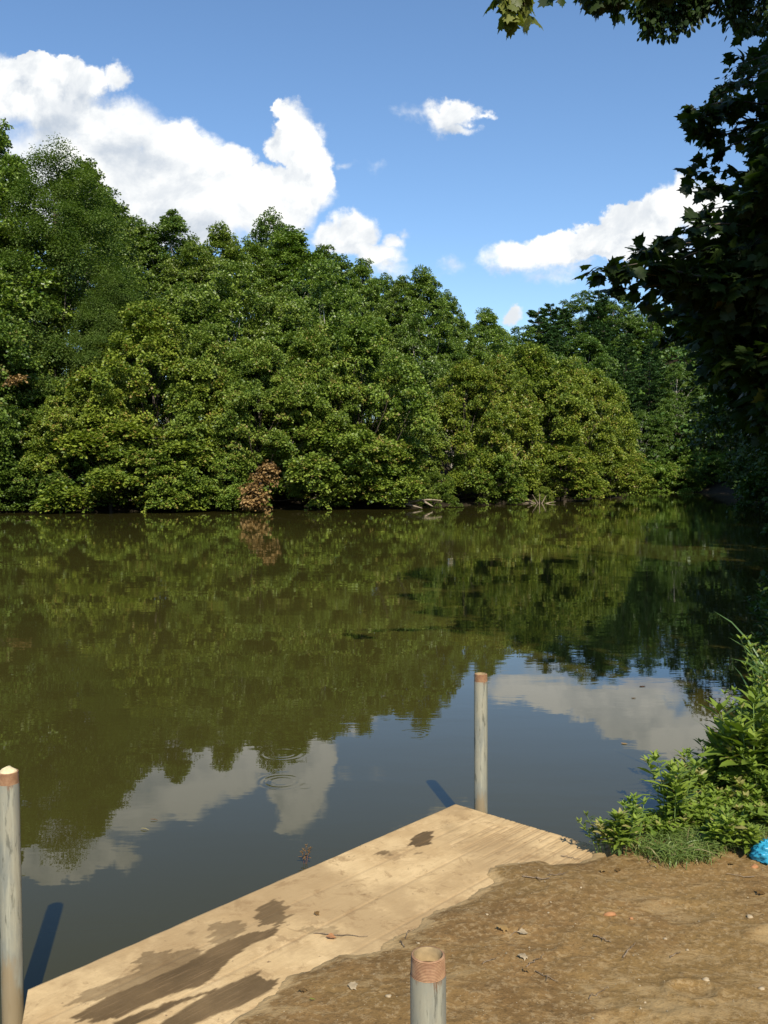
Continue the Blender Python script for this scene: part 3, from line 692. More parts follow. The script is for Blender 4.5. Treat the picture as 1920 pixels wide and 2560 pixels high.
back = [
 ('tall0', -8, 57, 262, .85, (.95, 1.05, .9), 'tall airy tree at the left edge whose top is the highest in the photo'),
 ('round0', -60, 54, 420, 1.0, (1.05, 1.1, .95), 'pale green broad tree half out of the photo at left, below the highest treetop'),
 ('round1', 25, 53.5, 560, .8, (1.1, 1.1, 1.0), 'pale green drooping tree in front of the feathery tree at left'),
 ('feather', 135, 55, 345, 1.0, (1, 1, 1), 'soft feathery dark green tree with a rounded top, at left against the cloud'),
 ('feather', 240, 54, 600, .95, (1, 1, 1), 'shorter feathery tree in front of the tall poplars, its soft plumes drooping'),
 ('tall1', 195, 66, 358, .9, (.9, .95, .85), 'leafy tree peeking out right of the soft feathery treetop'),
 ('tall2', 238, 70, 435, .8, (.95, 1, .85), 'narrow tree on the slope between the feathery tree and the gap of sky'),
 ('tall0', 305, 75, 478, 1.0, (.85, .95, .9), 'dark crowned poplar left of the pale twin trunks'),
 ('tall1', 372, 75, 462, 1.0, (.85, .95, .95), 'dark crowned poplar with pale twin trunks showing beneath it'),
 ('tall2', 425, 70, 535, .95, (1.1, 1.1, 1), 'light green tree filling the dip right of the dark poplars'),
 ('tall0', 482, 73, 490, .95, (1.15, 1.15, 1), 'bright light green tree with a pointed top against the big cloud'),
 ('tall1', 548, 78, 528, 1.0, (1.05, 1.1, 1), 'light green tree in the row left of the highest middle treetop'),
 ('tall2', 588, 90, 472, .7, (.75, .85, .95), 'thin bluish treetop sticking up behind the round middle tree'),
 ('tall0', 632, 80, 492, 1.2, (1.0, 1.1, .95), 'broad round topped tree, highest in the middle of the photo'),
 ('tall1', 700, 84, 535, 1.0, (.8, .9, .85), 'darker tree sloping down right of the round topped tree'),
 ('tall2', 735, 88, 585, .9, (.85, .95, .85), 'dark small treetop beneath the left end of the middle cloud'),
 ('tall0', 782, 76, 560, .85, (1.0, 1.1, 1), 'narrow tree with a peaked top just below the middle cloud'),
 ('tall2', 828, 80, 605, .9, (.9, 1, .9), 'small tree filling the saddle left of the airy tree'),
 ('tall1', 868, 72, 600, .8, (.95, 1, .9), 'left stem of the airy paired trees against blue sky'),
 ('tall0', 915, 71, 580, .9, (.95, 1.05, .9), 'airy tree with pale trunk and spiky top against blue sky, right of the middle cloud'),
 ('tall2', 962, 76, 640, .8, (.85, .95, .85), 'short tree on the shoulder right of the airy pale trunked tree'),
 ('tall1', 1000, 80, 690, .9, (.9, 1, .85), 'low topped dark tree between the airy tree and the rounded one'),
 ('tall0', 1052, 86, 666, .95, (1.05, 1.15, .95), 'rounded light green tree left of the small cloud on the horizon'),
 ('tall2', 1090, 90, 745, .8, (.9, 1, .85), 'last back row tree, just beneath the small cloud on the horizon'),
 ('round0', 300, 58.5, 610, .8, (.95, 1, .9), 'dark mid row tree beneath the gap of sky'),
 ('round1', 400, 62, 600, .85, (1, 1.05, .95), 'mid row tree hiding the feet of the dark poplars'),
 ('round0', 510, 62, 590, .9, (1.05, 1.1, 1), 'mid row light green tree below the bright pointed tree'),
 ('round1', 610, 64, 620, .85, (1.1, 1.12, 1), 'mid row tree below the highest middle treetop'),
 ('round0', 700, 66, 600, .85, (.95, 1.05, .95), 'mid row tree with fine upright branches below the middle cloud'),
 ('round1', 800, 66, 665, .8, (1, 1, .9), 'mid row tree below the narrow peaked tree'),
 ('round0', 890, 68, 700, .75, (.85, .95, .9), 'dark mid row tree under the airy pale trunked tree'),
 ('round1', 975, 74, 720, .8, (.85, .95, .9), 'mid row tree behind the olive trees, right of the airy tree'),
 ('round0', 1070, 80, 730, .8, (1, 1.1, .9), 'mid row tree below the rounded light green one'),
 ('round1', 1170, 86, 765, .8, (1.05, 1.15, .9), 'mid row light tree just below the distant pines'),
 ('round0', 1240, 91, 790, .7, (1.1, 1.2, .9), 'mid row light tree closing the wooded point behind the olive trees'),
]
for (k_, X_, D_0, top, w, c, lab) in back: tree_px({'f': 'feathery_tree', 't': 'tall_tree', 'r': 'broad_tree'}[k_[0]], k_, X_, D_0, top, lab, BG, w, c)

# distant hill
HG = 'trees on the distant dark hill'
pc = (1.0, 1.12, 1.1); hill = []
hl = [(1128, 126, 722, 'r', 'grey green tree at the left end of the distant hill, touching the small cloud'), (1160, 128, 668, 'p', 'first pine of the distant hilltop, right of the small cloud'),
 (1185, 132, 660, 'p', 'second pine from the left along the distant hilltop'), (1212, 140, 664, 'p', 'dark pine in the dip of the distant hilltop'),
 (1250, 142, 643, 'r', 'thin airy treetop standing out on the distant ridge'), (1288, 136, 630, 'p', 'highest pointed pine of the distant ridge, left of the dark overhanging leaves'),
 (1318, 138, 645, 'r', 'round tree right of the highest pine on the distant ridge'), (1345, 140, 640, 'p', 'ridge pine partly behind the dark sycamore leaves'), (1400, 140, 655, 'r', 'ridge tree hidden mostly by the dark sycamore leaves'),
 (1460, 140, 650, 'p', 'ridge pine screened by the black leaves left of the sunlit patch'), (1525, 140, 650, 'r', 'ridge tree screened by the black leaves above the sunlit patch'), (1590, 140, 655, 'p', 'ridge pine screened by the black leaves at right'), (1650, 140, 650, 'r', 'ridge tree screened by the black leaves at the right edge'),
 (1145, 118, 740, 'r', 'round dark tree low on the hill just above the wooded point'), (1200, 119, 735, 'p', 'slope pine above the last light trees of the point'), (1255, 121, 715, 'r', 'dark round slope tree beneath the airy ridge treetop'),
 (1300, 122, 705, 'p', 'layered slope pine with a visible trunk in the middle of the hill'), (1350, 124, 720, 'p', 'layered slope pine right of the middle of the hill'), (1405, 126, 735, 'p', 'shaded slope pine close to the black leaves'),
 (1225, 115, 800, 'p', 'pine just behind the sloping shoulder of the wooded point'), (1285, 116, 785, 'r', 'dim round tree between two layered pines low on the hill'), (1345, 116, 800, 'p', 'pine with long level boughs and bare lower sticks above the river bend'),
 (1400, 117, 775, 'p', 'pine with a bare pale trunk at the foot of the hill'), (1460, 118, 780, 'r', 'dim tree left of the sunlit patch in the black trees'), (1520, 120, 770, 'p', 'dim pine behind the black trees on the right'), (1580, 122, 760, 'r', 'dark slope tree under the sunlit patch at right'), (1640, 124, 760, 'p', 'dark pine at the right edge of the hill'),
 (1385, 111, 880, 'r', 'green round tree at the foot of the hill, right of the wooded point'), (1440, 112, 870, 'r', 'dull green tree above the pale waterside bushes'), (1500, 113, 880, 'r', 'deep green tree behind the pale waterside bushes'), (1560, 114, 870, 'r', 'nearly black tree at the foot of the hill, right of the pale bushes'), (1630, 114, 870, 'r', 'nearly black tree at the river bend by the right edge')]
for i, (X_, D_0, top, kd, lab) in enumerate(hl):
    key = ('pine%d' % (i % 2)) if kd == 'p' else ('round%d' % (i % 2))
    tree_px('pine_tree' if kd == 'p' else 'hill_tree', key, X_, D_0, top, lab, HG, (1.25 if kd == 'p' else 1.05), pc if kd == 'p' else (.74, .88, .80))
for i, (X_, D_0, top, lab) in enumerate([(1375, 105.5, 985, 'small green bush right behind the tip of the wooded point'), (1445, 105, 995, 'pale waterside bush at the river bend, left one of the pair'), (1525, 104.5, 965, 'pale drooping waterside bush at the river bend, right one of the pair'), (1600, 103, 990, 'dark waterside bush at the river bend near the black bank')]):
    tree_px('waterside_bush', 'low%d' % (i % 2), X_, D_0, top, lab, 'bushes at the river bend', 1.15, (.9, 1.0, .9))

def wood_mass(name, label, pts, seed, rc, leaf, nleaf, mat, tint, hgt):
    rg = np.random.default_rng(seed); C = []
    for (x, y, h) in pts:
        z = gz(x, y)
        C += [(x + rg.normal(0, .8), y + rg.normal(0, .8), z + hh) for hh in np.arange(.8, max(1.0, h), hgt)]
    C = np.array(C); V, Fq, tt = crown_from_clumps(rg, C, rc * (.8 + .4 * rg.random(len(C))), nleaf, leaf, flat=.7, droop=.3)
    o = link(name, make_mesh(name, V, Fq, mat, {'tint': tt})); o.color = (*tint, 1); tag(o, label, 'woods', kind='stuff')
rw = np.random.default_rng(90)
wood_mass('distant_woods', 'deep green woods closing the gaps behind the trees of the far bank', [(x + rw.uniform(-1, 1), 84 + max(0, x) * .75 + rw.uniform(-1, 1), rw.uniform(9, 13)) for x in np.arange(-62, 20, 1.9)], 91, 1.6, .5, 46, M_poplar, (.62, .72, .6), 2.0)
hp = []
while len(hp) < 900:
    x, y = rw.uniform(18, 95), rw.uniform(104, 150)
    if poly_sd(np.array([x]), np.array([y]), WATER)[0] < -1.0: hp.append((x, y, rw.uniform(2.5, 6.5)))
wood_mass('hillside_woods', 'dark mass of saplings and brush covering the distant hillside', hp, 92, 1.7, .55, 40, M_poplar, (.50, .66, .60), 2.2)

# right bank: dense shaded trees running away from the camera
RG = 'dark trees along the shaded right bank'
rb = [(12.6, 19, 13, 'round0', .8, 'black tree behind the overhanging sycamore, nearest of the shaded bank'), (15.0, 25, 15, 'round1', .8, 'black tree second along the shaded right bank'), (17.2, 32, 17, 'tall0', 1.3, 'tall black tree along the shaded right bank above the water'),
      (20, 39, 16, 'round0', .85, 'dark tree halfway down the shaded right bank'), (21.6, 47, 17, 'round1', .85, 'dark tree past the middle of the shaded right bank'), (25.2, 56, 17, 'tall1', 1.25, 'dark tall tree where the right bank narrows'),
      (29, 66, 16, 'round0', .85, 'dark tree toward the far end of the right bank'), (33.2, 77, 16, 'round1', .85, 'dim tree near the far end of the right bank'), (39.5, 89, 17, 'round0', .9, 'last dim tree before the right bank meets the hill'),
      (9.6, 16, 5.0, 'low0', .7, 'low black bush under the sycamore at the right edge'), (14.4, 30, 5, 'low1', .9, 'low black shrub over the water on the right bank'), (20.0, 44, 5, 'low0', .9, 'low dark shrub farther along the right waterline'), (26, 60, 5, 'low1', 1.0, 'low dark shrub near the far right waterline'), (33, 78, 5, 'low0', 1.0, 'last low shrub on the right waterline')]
for (x, y, h, k_, w, lab) in rb: tree('shaded_tree', k_, x, y, h + max(0, gz(x, y)) * .5, lab, RG, w, (.42, .5, .42))  # dark tint paints the shade of this bank into the leaves

# ------------------------------------------------------------------ the near sycamore and its neighbours
def spray(rng, pts, T, leaf, n, spread, droop=.5, start=.35):
    """leaves along a twig polyline"""
    pts = np.asarray(pts); s = start + (1 - start) * rng.random(n); s[: max(2, n // 8)] = 1 - .04 * rng.random(max(2, n // 8)); k = s * (len(pts) - 1); i = np.minimum(k.astype(int), len(pts) - 2); f = (k - i)[:, None]
    base = pts[i] * (1 - f) + pts[i + 1] * f; tg = norm(pts[i + 1] - pts[i])
    side = norm(rdir(rng, n) + .6 * tg); pos = base + side * (spread * rng.random(n) ** .7)[:, None] * np.array([1, 1, .6])
    yd = side + .5 * tg + np.array([0, 0, -droop]); nr = np.array([0, 0, .8]) + rng.normal(0, .5, (n, 3))
    return pos, yd, norm(nr), leaf * (.55 + .7 * rng.random(n)), np.clip(rng.normal(.45, .25, n), 0, 1)
class Near:
    def __init__(s, name, label, loc, T, mat, barkm, seed):
        s.rng = np.random.default_rng(seed); s.T = T; s.mat = mat; s.b = barkm; s.loc = np.array(loc, float); s.wood = []; s.L = []
        s.root = empty(name, loc); tag(s.root, label, 'tree')
    def limb(s, pts, r0, r1, n=6): s.wood.append(tube_geo(np.asarray(pts), np.linspace(r0, r1, len(pts)), n))
    def leaves(s, *a, **k): s.L.append(spray(s.rng, *a, **k))
    def done(s):
        P, Yd, N_, S_, TI = [np.concatenate(q) for q in zip(*s.L)]
        V, Fq, tt = place(s.T, P - s.loc, Yd, N_, S_, TI)
        link('crown', make_mesh('crown', V, Fq, s.mat, {'tint': tt}), s.root)
        v, f = join(s.wood); link('trunk', make_mesh('trunk', v - s.loc, f, s.b, None, True), s.root)
        return s.root
def in_poly(x, y, P): return poly_sd(np.array([float(x)]), np.array([float(y)]), P)[0]
# left outline of the black leaves as it hangs over the river (photo pixels / 1.157)
OUT = [(1700, -60), (1640, 40), (1612, 95), (1600, 150), (1612, 200), (1590, 240), (1575, 300), (1560, 350), (1545, 380), (1530, 430), (1520, 480), (1500, 520), (1440, 560), (1370, 595), (1340, 625), (1400, 660), (1440, 690), (1450, 740), (1490, 800), (1520, 860), (1560, 900), (1600, 950), (1640, 990), (1900, 1010), (1900, -60)]
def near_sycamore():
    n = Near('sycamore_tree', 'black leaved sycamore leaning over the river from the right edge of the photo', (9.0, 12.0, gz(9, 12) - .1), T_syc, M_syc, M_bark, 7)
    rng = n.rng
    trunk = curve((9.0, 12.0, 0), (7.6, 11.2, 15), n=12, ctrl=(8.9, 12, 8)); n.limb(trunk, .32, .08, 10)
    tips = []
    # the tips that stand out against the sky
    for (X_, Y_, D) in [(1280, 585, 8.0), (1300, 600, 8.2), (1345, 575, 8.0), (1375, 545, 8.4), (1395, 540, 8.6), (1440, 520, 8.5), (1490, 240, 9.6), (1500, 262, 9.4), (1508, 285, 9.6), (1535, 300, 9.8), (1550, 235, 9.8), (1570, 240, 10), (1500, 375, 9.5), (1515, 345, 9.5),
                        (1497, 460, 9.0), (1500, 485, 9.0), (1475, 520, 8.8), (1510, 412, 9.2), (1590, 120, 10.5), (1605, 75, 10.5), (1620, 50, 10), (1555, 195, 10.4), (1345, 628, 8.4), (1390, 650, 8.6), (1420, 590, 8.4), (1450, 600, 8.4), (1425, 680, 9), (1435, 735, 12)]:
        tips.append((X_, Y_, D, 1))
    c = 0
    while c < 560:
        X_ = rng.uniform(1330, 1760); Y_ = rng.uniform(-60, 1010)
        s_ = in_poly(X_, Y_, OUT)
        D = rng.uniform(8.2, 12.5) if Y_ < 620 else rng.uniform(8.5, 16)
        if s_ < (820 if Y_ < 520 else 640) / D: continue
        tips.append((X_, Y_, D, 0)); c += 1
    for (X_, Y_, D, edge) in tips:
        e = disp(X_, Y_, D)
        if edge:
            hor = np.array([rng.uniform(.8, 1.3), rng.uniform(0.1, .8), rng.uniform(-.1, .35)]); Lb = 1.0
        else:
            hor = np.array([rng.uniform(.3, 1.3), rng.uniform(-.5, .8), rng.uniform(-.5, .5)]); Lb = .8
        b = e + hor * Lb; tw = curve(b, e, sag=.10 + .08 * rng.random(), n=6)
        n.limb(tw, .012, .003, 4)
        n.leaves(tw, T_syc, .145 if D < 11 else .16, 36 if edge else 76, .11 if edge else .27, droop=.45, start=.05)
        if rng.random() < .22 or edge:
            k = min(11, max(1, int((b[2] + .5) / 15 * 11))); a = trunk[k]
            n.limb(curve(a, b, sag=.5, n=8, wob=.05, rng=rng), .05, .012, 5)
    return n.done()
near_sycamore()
def shade_sycamore():
    n = Near('sycamore_tree', 'sycamore outside the frame whose leafy twigs hang into the top edge of the photo', (8.0, 1.6, gz(8, 1.6) - .1), T_syc, M_syc, M_bark, 9)
    rng = n.rng
    trunk = curve((8.0, 1.6, 0), (7.4, 2.0, 17), n=12, ctrl=(8.2, 1.6, 9)); n.limb(trunk, .40, .10, 10)
    for i in range(420):       # crown that shades the tree on its river side
        d = rdir(rng, 1)[0]; r = rng.random() ** .33
        c = np.array([8.3, 1.6, 11.8]) + d * r * np.array([4.9, 4.9, 6.2])
        if c[2] < .5125 * c[1] + 2 + .8 and abs(c[0]) < .46 * c[1]: continue
        b = c + np.array([.6, -.3, -.2]) * rng.random(); tw = curve(b, c, n=4); n.limb(tw, .02, .005, 4)
        n.leaves(tw, T_syc, .26, 46, .75, start=0)
        if i % 6 == 0: n.limb(curve(trunk[min(11, max(4, int(c[2] / 17 * 11) - 1))], b, sag=.3, n=6), .08, .02, 5)
    class Y: L = []; rng = n.rng; leaves = Near.leaves
    lit_twigs = Y()
    lim = curve((7.9, 1.8, 6.6), (.75, 5.9, 5.42), n=12, ctrl=(4.5, 5.2, 6.6)); n.limb(lim, .07, .012, 6)
    for (X_, Y_, D, cnt) in [(1080, 0, 6, 9), (1095, 30, 6, 14), (1105, 58, 6, 8), (1130, 10, 6, 9), (1140, 40, 6, 7), (1260, 10, 6.3, 10), (1290, 10, 6.3, 14), (1330, 5, 6.3, 18), (1335, 28, 6.3, 8), (1395, -5, 6.4, 10), (1440, -8, 6.4, 12), (1400, 0, 6.4, 10), (1205, -8, 6.2, 5)]:
        e = disp(X_, Y_, D); k = int(np.argmin(np.abs(lim[:, 0] - e[0] - .1))); tw = curve(lim[k], e, sag=.06, n=5); n.limb(tw, .006, .002, 4)
        (lit_twigs if X_ < 1160 else n).leaves(tw, T_syc, .10, int(cnt * 1.5), .05, droop=.7, start=.7)
    root = n.done()
    P, Yd, N_, S_, TI = [np.concatenate(q) for q in zip(*lit_twigs.L)]; V, Fq, tt = place(T_syc, P - n.loc, Yd, N_, S_, TI)
    link('lit_tint_leaves', make_mesh('lit_tint_leaves', V, Fq, M_syc_lit, {'tint': tt}), root)  # sunlight on these hanging twigs is in their leaf colour
    return root
shade_sycamore()
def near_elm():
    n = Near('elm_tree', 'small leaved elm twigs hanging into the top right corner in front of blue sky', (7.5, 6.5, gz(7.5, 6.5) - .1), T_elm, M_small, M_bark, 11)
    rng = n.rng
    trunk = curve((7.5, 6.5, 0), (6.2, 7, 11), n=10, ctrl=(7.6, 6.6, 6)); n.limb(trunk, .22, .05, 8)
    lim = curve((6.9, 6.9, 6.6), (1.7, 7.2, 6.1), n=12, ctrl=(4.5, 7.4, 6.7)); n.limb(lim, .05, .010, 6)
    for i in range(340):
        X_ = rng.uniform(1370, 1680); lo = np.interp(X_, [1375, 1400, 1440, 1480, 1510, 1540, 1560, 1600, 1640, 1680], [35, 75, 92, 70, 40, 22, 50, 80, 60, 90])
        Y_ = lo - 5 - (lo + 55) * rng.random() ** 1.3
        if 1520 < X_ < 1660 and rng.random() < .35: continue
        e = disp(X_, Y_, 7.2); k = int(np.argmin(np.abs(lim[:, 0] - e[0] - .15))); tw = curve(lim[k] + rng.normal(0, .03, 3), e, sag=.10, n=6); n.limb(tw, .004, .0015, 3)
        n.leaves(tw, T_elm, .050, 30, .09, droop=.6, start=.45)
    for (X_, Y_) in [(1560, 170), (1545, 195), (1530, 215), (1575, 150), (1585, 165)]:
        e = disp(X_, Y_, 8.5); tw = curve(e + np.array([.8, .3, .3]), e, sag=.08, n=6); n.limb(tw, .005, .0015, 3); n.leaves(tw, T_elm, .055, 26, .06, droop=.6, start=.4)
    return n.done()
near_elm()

# ------------------------------------------------------------------ far bank details
def dead_spray(X_, Y0, Y1, D, name, label, n, w):
    rng = np.random.default_rng(int(X_)); base = disp(X_, Y1, D); top = disp(X_ + 4, Y0, D); root = empty(name, tuple(base)); tag(root, label, 'dead branch')
    C = []; 
    for i in range(n):
        t = rng.random(); C.append(base + (top - base) * t + np.array([rng.normal(0, w * (1.1 - .6 * t)), rng.normal(0, w * .6), 0]))
    C = np.array(C); V, Fq, tt = crown_from_clumps(rng, C, .34, 46, .16, flat=.8, droop=.5, soft=True)
    link('leaves', make_mesh('leaves', V - base, Fq, M_brown, {'tint': tt}), root)
    ws = [tube_geo(curve(top + np.array([0, 1.8, .0]), c, sag=.1, n=5), np.linspace(.04, .01, 5), 4) for c in C[::4]]
    v, f = join(ws); link('twigs', make_mesh('twigs', v - base, f, M_twig), root)
dead_spray(548, 1040, 1096, 48.0, 'dead_branch', 'hanging branch of dead brown leaves trailing in the water at the far bank', 24, .36)
dead_spray(572, 1000, 1040, 48.4, 'dead_branch', 'rusty brown dead twigs just above the hanging brown branch', 14, .36)
dead_spray(33, 808, 826, 47.6, 'dead_branch', 'tiny pinkish brown dead twig among green leaves near the left edge', 4, .22)
def sticks(name, label, cat, segs, mat, r=.05):
    ws = [tube_geo(curve(disp(*a), disp(*b), sag=s_, n=6), np.linspace(r, r * .35, 6), 5) for a, b, s_ in segs]
    v, f = join(ws); o = disp(*segs[0][0]); ob = link(name, make_mesh(name, v - o, f, mat, None, True), None, tuple(o)); tag(ob, label, cat); return ob
sticks('fallen_branch', 'bleached fallen branch lying half in the water at the far bank', 'branch', [((878, 1087, 53.6), (955, 1082, 53.9), .25), ((878, 1089, 53.6), (912, 1098, 52.8), 0), ((885, 1085, 53.7), (872, 1074, 54.4), .1), ((915, 1083, 53.8), (935, 1094, 53.4), .0), ((878, 1072, 54), (892, 1076, 53.6), .1)], M_dead, .085)
tw_b = tree_px('twiggy_bush', 'low0', 1172, 65.0, 1046, 'small round twiggy bush with bare sticks at the far waterline', 'low boughs along the far waterline', .75, (1.1, 1.05, .95))
tw_b['category'] = 'bush'
sticks('bare_sticks', 'fan of bare grey sticks at the foot of the small twiggy bush', 'sticks', [((1165, 1092, 64), (1150, 1068, 64), 0), ((1165, 1092, 64), (1166, 1066, 64), 0), ((1168, 1092, 64), (1180, 1070, 64), 0), ((1160, 1090, 64.2), (1128, 1086, 64.2), .1), ((1168, 1092, 64), (1200, 1084, 64), .1), ((1165, 1092, 64), (1140, 1078, 64), 0)], M_dead, .05)

# ------------------------------------------------------------------ foreground plants
def weed(rng, base, H, nst, leaf, spread, lean=(0, 0), tstem=.003, pairs=7):
    """upright stems with opposite lance leaves and a tuft on top"""
    wood = []; P = []; Yd = []; N_ = []; S_ = []; TI = []
    for i in range(nst):
        a = rng.random() * 6.283; h = H * (.55 + .5 * rng.random()); off = spread * rng.random()
        b = np.array([math.cos(a) * off * .35, math.sin(a) * off * .35, 0]); e = np.array([math.cos(a) * off + lean[0], math.sin(a) * off + lean[1], h])
        c = curve(b, e, n=7, ctrl=b * .7 + e * .3 + np.array([0, 0, h * .35])); wood.append(tube_geo(c, np.linspace(tstem, tstem * .4, 7), 4))
        th = rng.random() * 3.14; pr = int(pairs * (.7 + .6 * rng.random())); tb = rng.normal(.5, .15)
        for j in range(pr):
            t = .25 + .75 * (j + .5) / pr; k = t * 6; i0 = min(5, int(k)); p = c[i0] * (1 - k + i0) + c[i0 + 1] * (k - i0); th += 1.57 + rng.normal(0, .3)
            for sgn in (0, math.pi):
                d = np.array([math.cos(th + sgn), math.sin(th + sgn), .25 + .6 * t ** 3 + rng.normal(0, .2)])
                P.append(p); Yd.append(d); N_.append(np.array([-.3 * d[0], -.3 * d[1], 1]) + rng.normal(0, .25, 3)); S_.append(leaf * (.6 + .6 * math.sin(math.pi * min(1, t * .9)) + rng.normal(0, .1))); TI.append(tb + .25 * t + rng.normal(0, .14))
        for j in range(5):
            th += 2.4; d = np.array([math.cos(th), math.sin(th), 1.0]); P.append(c[-1]); Yd.append(d); N_.append(np.array([-d[0], -d[1], .9])); S_.append(leaf * (.5 + .3 * rng.random())); TI.append(tb + .3)
    return np.array(P) + base, np.array(Yd), norm(np.array(N_)), np.abs(np.array(S_)), np.clip(np.array(TI), 0, 1), [(v + base, f) for v, f in wood]
def blades(rng, centres, n, H, w, droop, lean=0.0, spread=.05, mat=None):
    """arching grass blades"""
    V = []; Fq = []; TI = []; o = 0; m = 8
    for c in centres:
        for i in range(n):
            a = rng.random() * 6.283; h = H * (.45 + .75 * rng.random()); d = np.array([math.cos(a), math.sin(a), 0]); L = droop * h * (.4 + 1.0 * rng.random()); b = np.array(c) + np.array([rng.normal(0, spread), rng.normal(0, spread), 0])
            s = np.linspace(0, 1, m); p = b + d * (L * s ** 1.7)[:, None] + np.array([lean, 0, 0]) * (s ** 1.5)[:, None] + np.array([0, 0, 1]) * (h * (s - .42 * s ** 3 * min(1.6, droop * 1.5)))[:, None]
            ww = w * (.6 + .6 * rng.random()) * np.sin(np.pi * (.12 + .88 * s)) ** .7; ww[-1] = .0002; sd_ = np.array([-d[1], d[0], 0]); sd_ = norm(sd_ + rng.normal(0, .5, 3))
            v = np.concatenate([p - sd_ * ww[:, None] / 2, p + sd_ * ww[:, None] / 2]); j = np.arange(m - 1); V.append(v); Fq.append(np.stack([j, j + 1, j + 1 + m, j + m], -1) + o); o += 2 * m; TI.append(np.full(2 * m, np.clip(rng.normal(.5, .25), 0, 1)))
    return np.concatenate(V), np.concatenate(Fq), np.concatenate(TI)
WG = 'broad leaved weeds at the edge of the mud'
def weed_obj(X_, Y_, H, nst, leaf, spread, label, seed, lean=(0, 0), group=WG, tint=(1, 1, 1), pairs=7, tst=.003, zz=DZ + .02):
    rng = np.random.default_rng(seed); b = on_z(X_ * 1.1573, Y_ * 1.1573, zz); b[2] = max(gz(b[0], b[1]), -.02)
    P, Yd, N_, S_, TI, wd = weed(rng, np.zeros(3), H, nst, leaf, spread, lean, tst, pairs)
    root = empty('weed', tuple(b)); tag(root, label, 'plant', group)
    V, Fq, tt = place(T_lance, P, Yd, N_, S_, TI, 1.35); o = link('leaves', make_mesh('leaves', V, Fq, M_weed, {'tint': tt}), root); o.color = (*tint, 1)
    v, f = join(wd); link('stems', make_mesh('stems', v, f, M_stem), root)
weed_obj(1338, 1852, .17, 12, .062, .10, 'bright green weed at the right corner of the dock, leftmost of the weeds', 1)
weed_obj(1372, 1835, .20, 9, .05, .10, 'thin leggy weed just right of the dock corner', 2, (0, .05), tint=(.9, .95, .9))
weed_obj(1295, 1838, .16, 4, .035, .12, 'sparse reddish sprig growing over the edge of the dock', 3, (-.06, .02), tint=(.8, .75, .8))
weed_obj(1545, 1850, .16, 8, .065, .09, 'small broad leaved weed at the mud edge, left of the blue bag', 4)
weed_obj(1452, 1800, .34, 12, .07, .14, 'upright weed with pointed tops left of the leafy thicket', 5)
weed_obj(1625, 1760, .60, 5, .15, .12, 'tall weed with the largest pale leaves at the right edge', 6, (-.02, 0), pairs=6, tst=.006)
weed_obj(1590, 1740, .52, 5, .14, .10, 'tall weed with a star of big leaves on its tip, in front of the water', 7, (-.06, 0), pairs=5, tst=.006)
weed_obj(1610, 1862, .11, 5, .06, .06, 'tiny weed beside the blue plastic bag', 8, tint=(1.05, 1, .9))
weed_obj(1530, 1700, .40, 12, .075, .2, 'bushy weed leaning over the water at the left of the thicket', 9, (-.10, .1), zz=.2)
# thicket
rng = np.random.default_rng(77)
P_, Y_s, N_s, S_s, T_s, W_s = [], [], [], [], [], []
spots = []
while len(spots) < 62:
    X_ = rng.uniform(1500, 1720); Y0 = rng.uniform(1700, 1860)
    lo = np.interp(X_, [1400, 1440, 1500, 1560, 1640, 1720], [1815, 1780, 1740, 1690, 1680, 1660])
    if Y0 < lo or Y0 > 1835: continue
    spots.append((X_, Y0))
spots += [(rng.uniform(1395, 1600), rng.uniform(1800, 1850)) for i in range(26)]
for (X_, Y0) in spots:
    b = on_z(X_ * 1.1573, Y0 * 1.1573, .2); b[2] = max(gz(b[0], b[1]), -.02)
    h = np.interp(X_, [1400, 1480, 1560, 1640, 1720], [.14, .20, .36, .58, .72]) * np.interp(Y0, [1700, 1790, 1800, 1850], [1.1, .9, .34, .24])
    P, Yd, N_, S_, TI, wd = weed(rng, b, h * (.75 + .5 * rng.random()), 11, .042 + .02 * rng.random(), .15, (rng.normal(-.02, .04), 0), .0025, 8)
    P_.append(P); Y_s.append(Yd); N_s.append(N_); S_s.append(S_); T_s.append(TI); W_s += wd
V, Fq, tt = place(T_lance, np.concatenate(P_), np.concatenate(Y_s), np.concatenate(N_s), np.concatenate(S_s), np.concatenate(T_s), 1.4)
th = link('undergrowth', make_mesh('undergrowth', V, Fq, M_weed, {'tint': tt})); th.color = (.85, .88, .8, 1)
tag(th, 'dense green thicket of small weeds on the bank at the right edge', 'undergrowth', kind='stuff')
v, f = join(W_s); th2 = link('undergrowth_stems', make_mesh('undergrowth_stems', v, f, M_stem)); tag(th2, 'tangle of thin green stems inside the bank thicket', 'undergrowth', kind='stuff')
P_, Y_s, N_s, S_s, T_s, W_s = [], [], [], [], [], []
for i in range(46):
    y = rng.uniform(5.8, 13.5); xb = np.interp(y, [5.0, 5.7, 9.2, 16], [2.1, 2.8, 4.1, 7.1]); b = np.array([xb + rng.uniform(-.15, .75), y, 0.0]); b[2] = max(gz(b[0], b[1]), -.02)
    P, Yd, N_, S_, TI, wd = weed(rng, b, rng.uniform(.35, .75), 9, .10, .3, (rng.normal(-.12, .06), 0), .004, 9)
    P_.append(P); Y_s.append(Yd); N_s.append(N_); S_s.append(S_); T_s.append(TI); W_s += wd
V, Fq, tt = place(T_lance, np.concatenate(P_), np.concatenate(Y_s), np.concatenate(N_s), np.concatenate(S_s), np.concatenate(T_s), 1.5)
th = link('bank_growth', make_mesh('bank_growth', V, Fq, M_weed, {'tint': tt})); th.color = (.30, .40, .38, 1)  # weed colour darkened to paint shade on these plants
tag(th, 'dark leafy growth along the bank beyond the reed grass at the right edge', 'undergrowth', kind='stuff')
cs = []
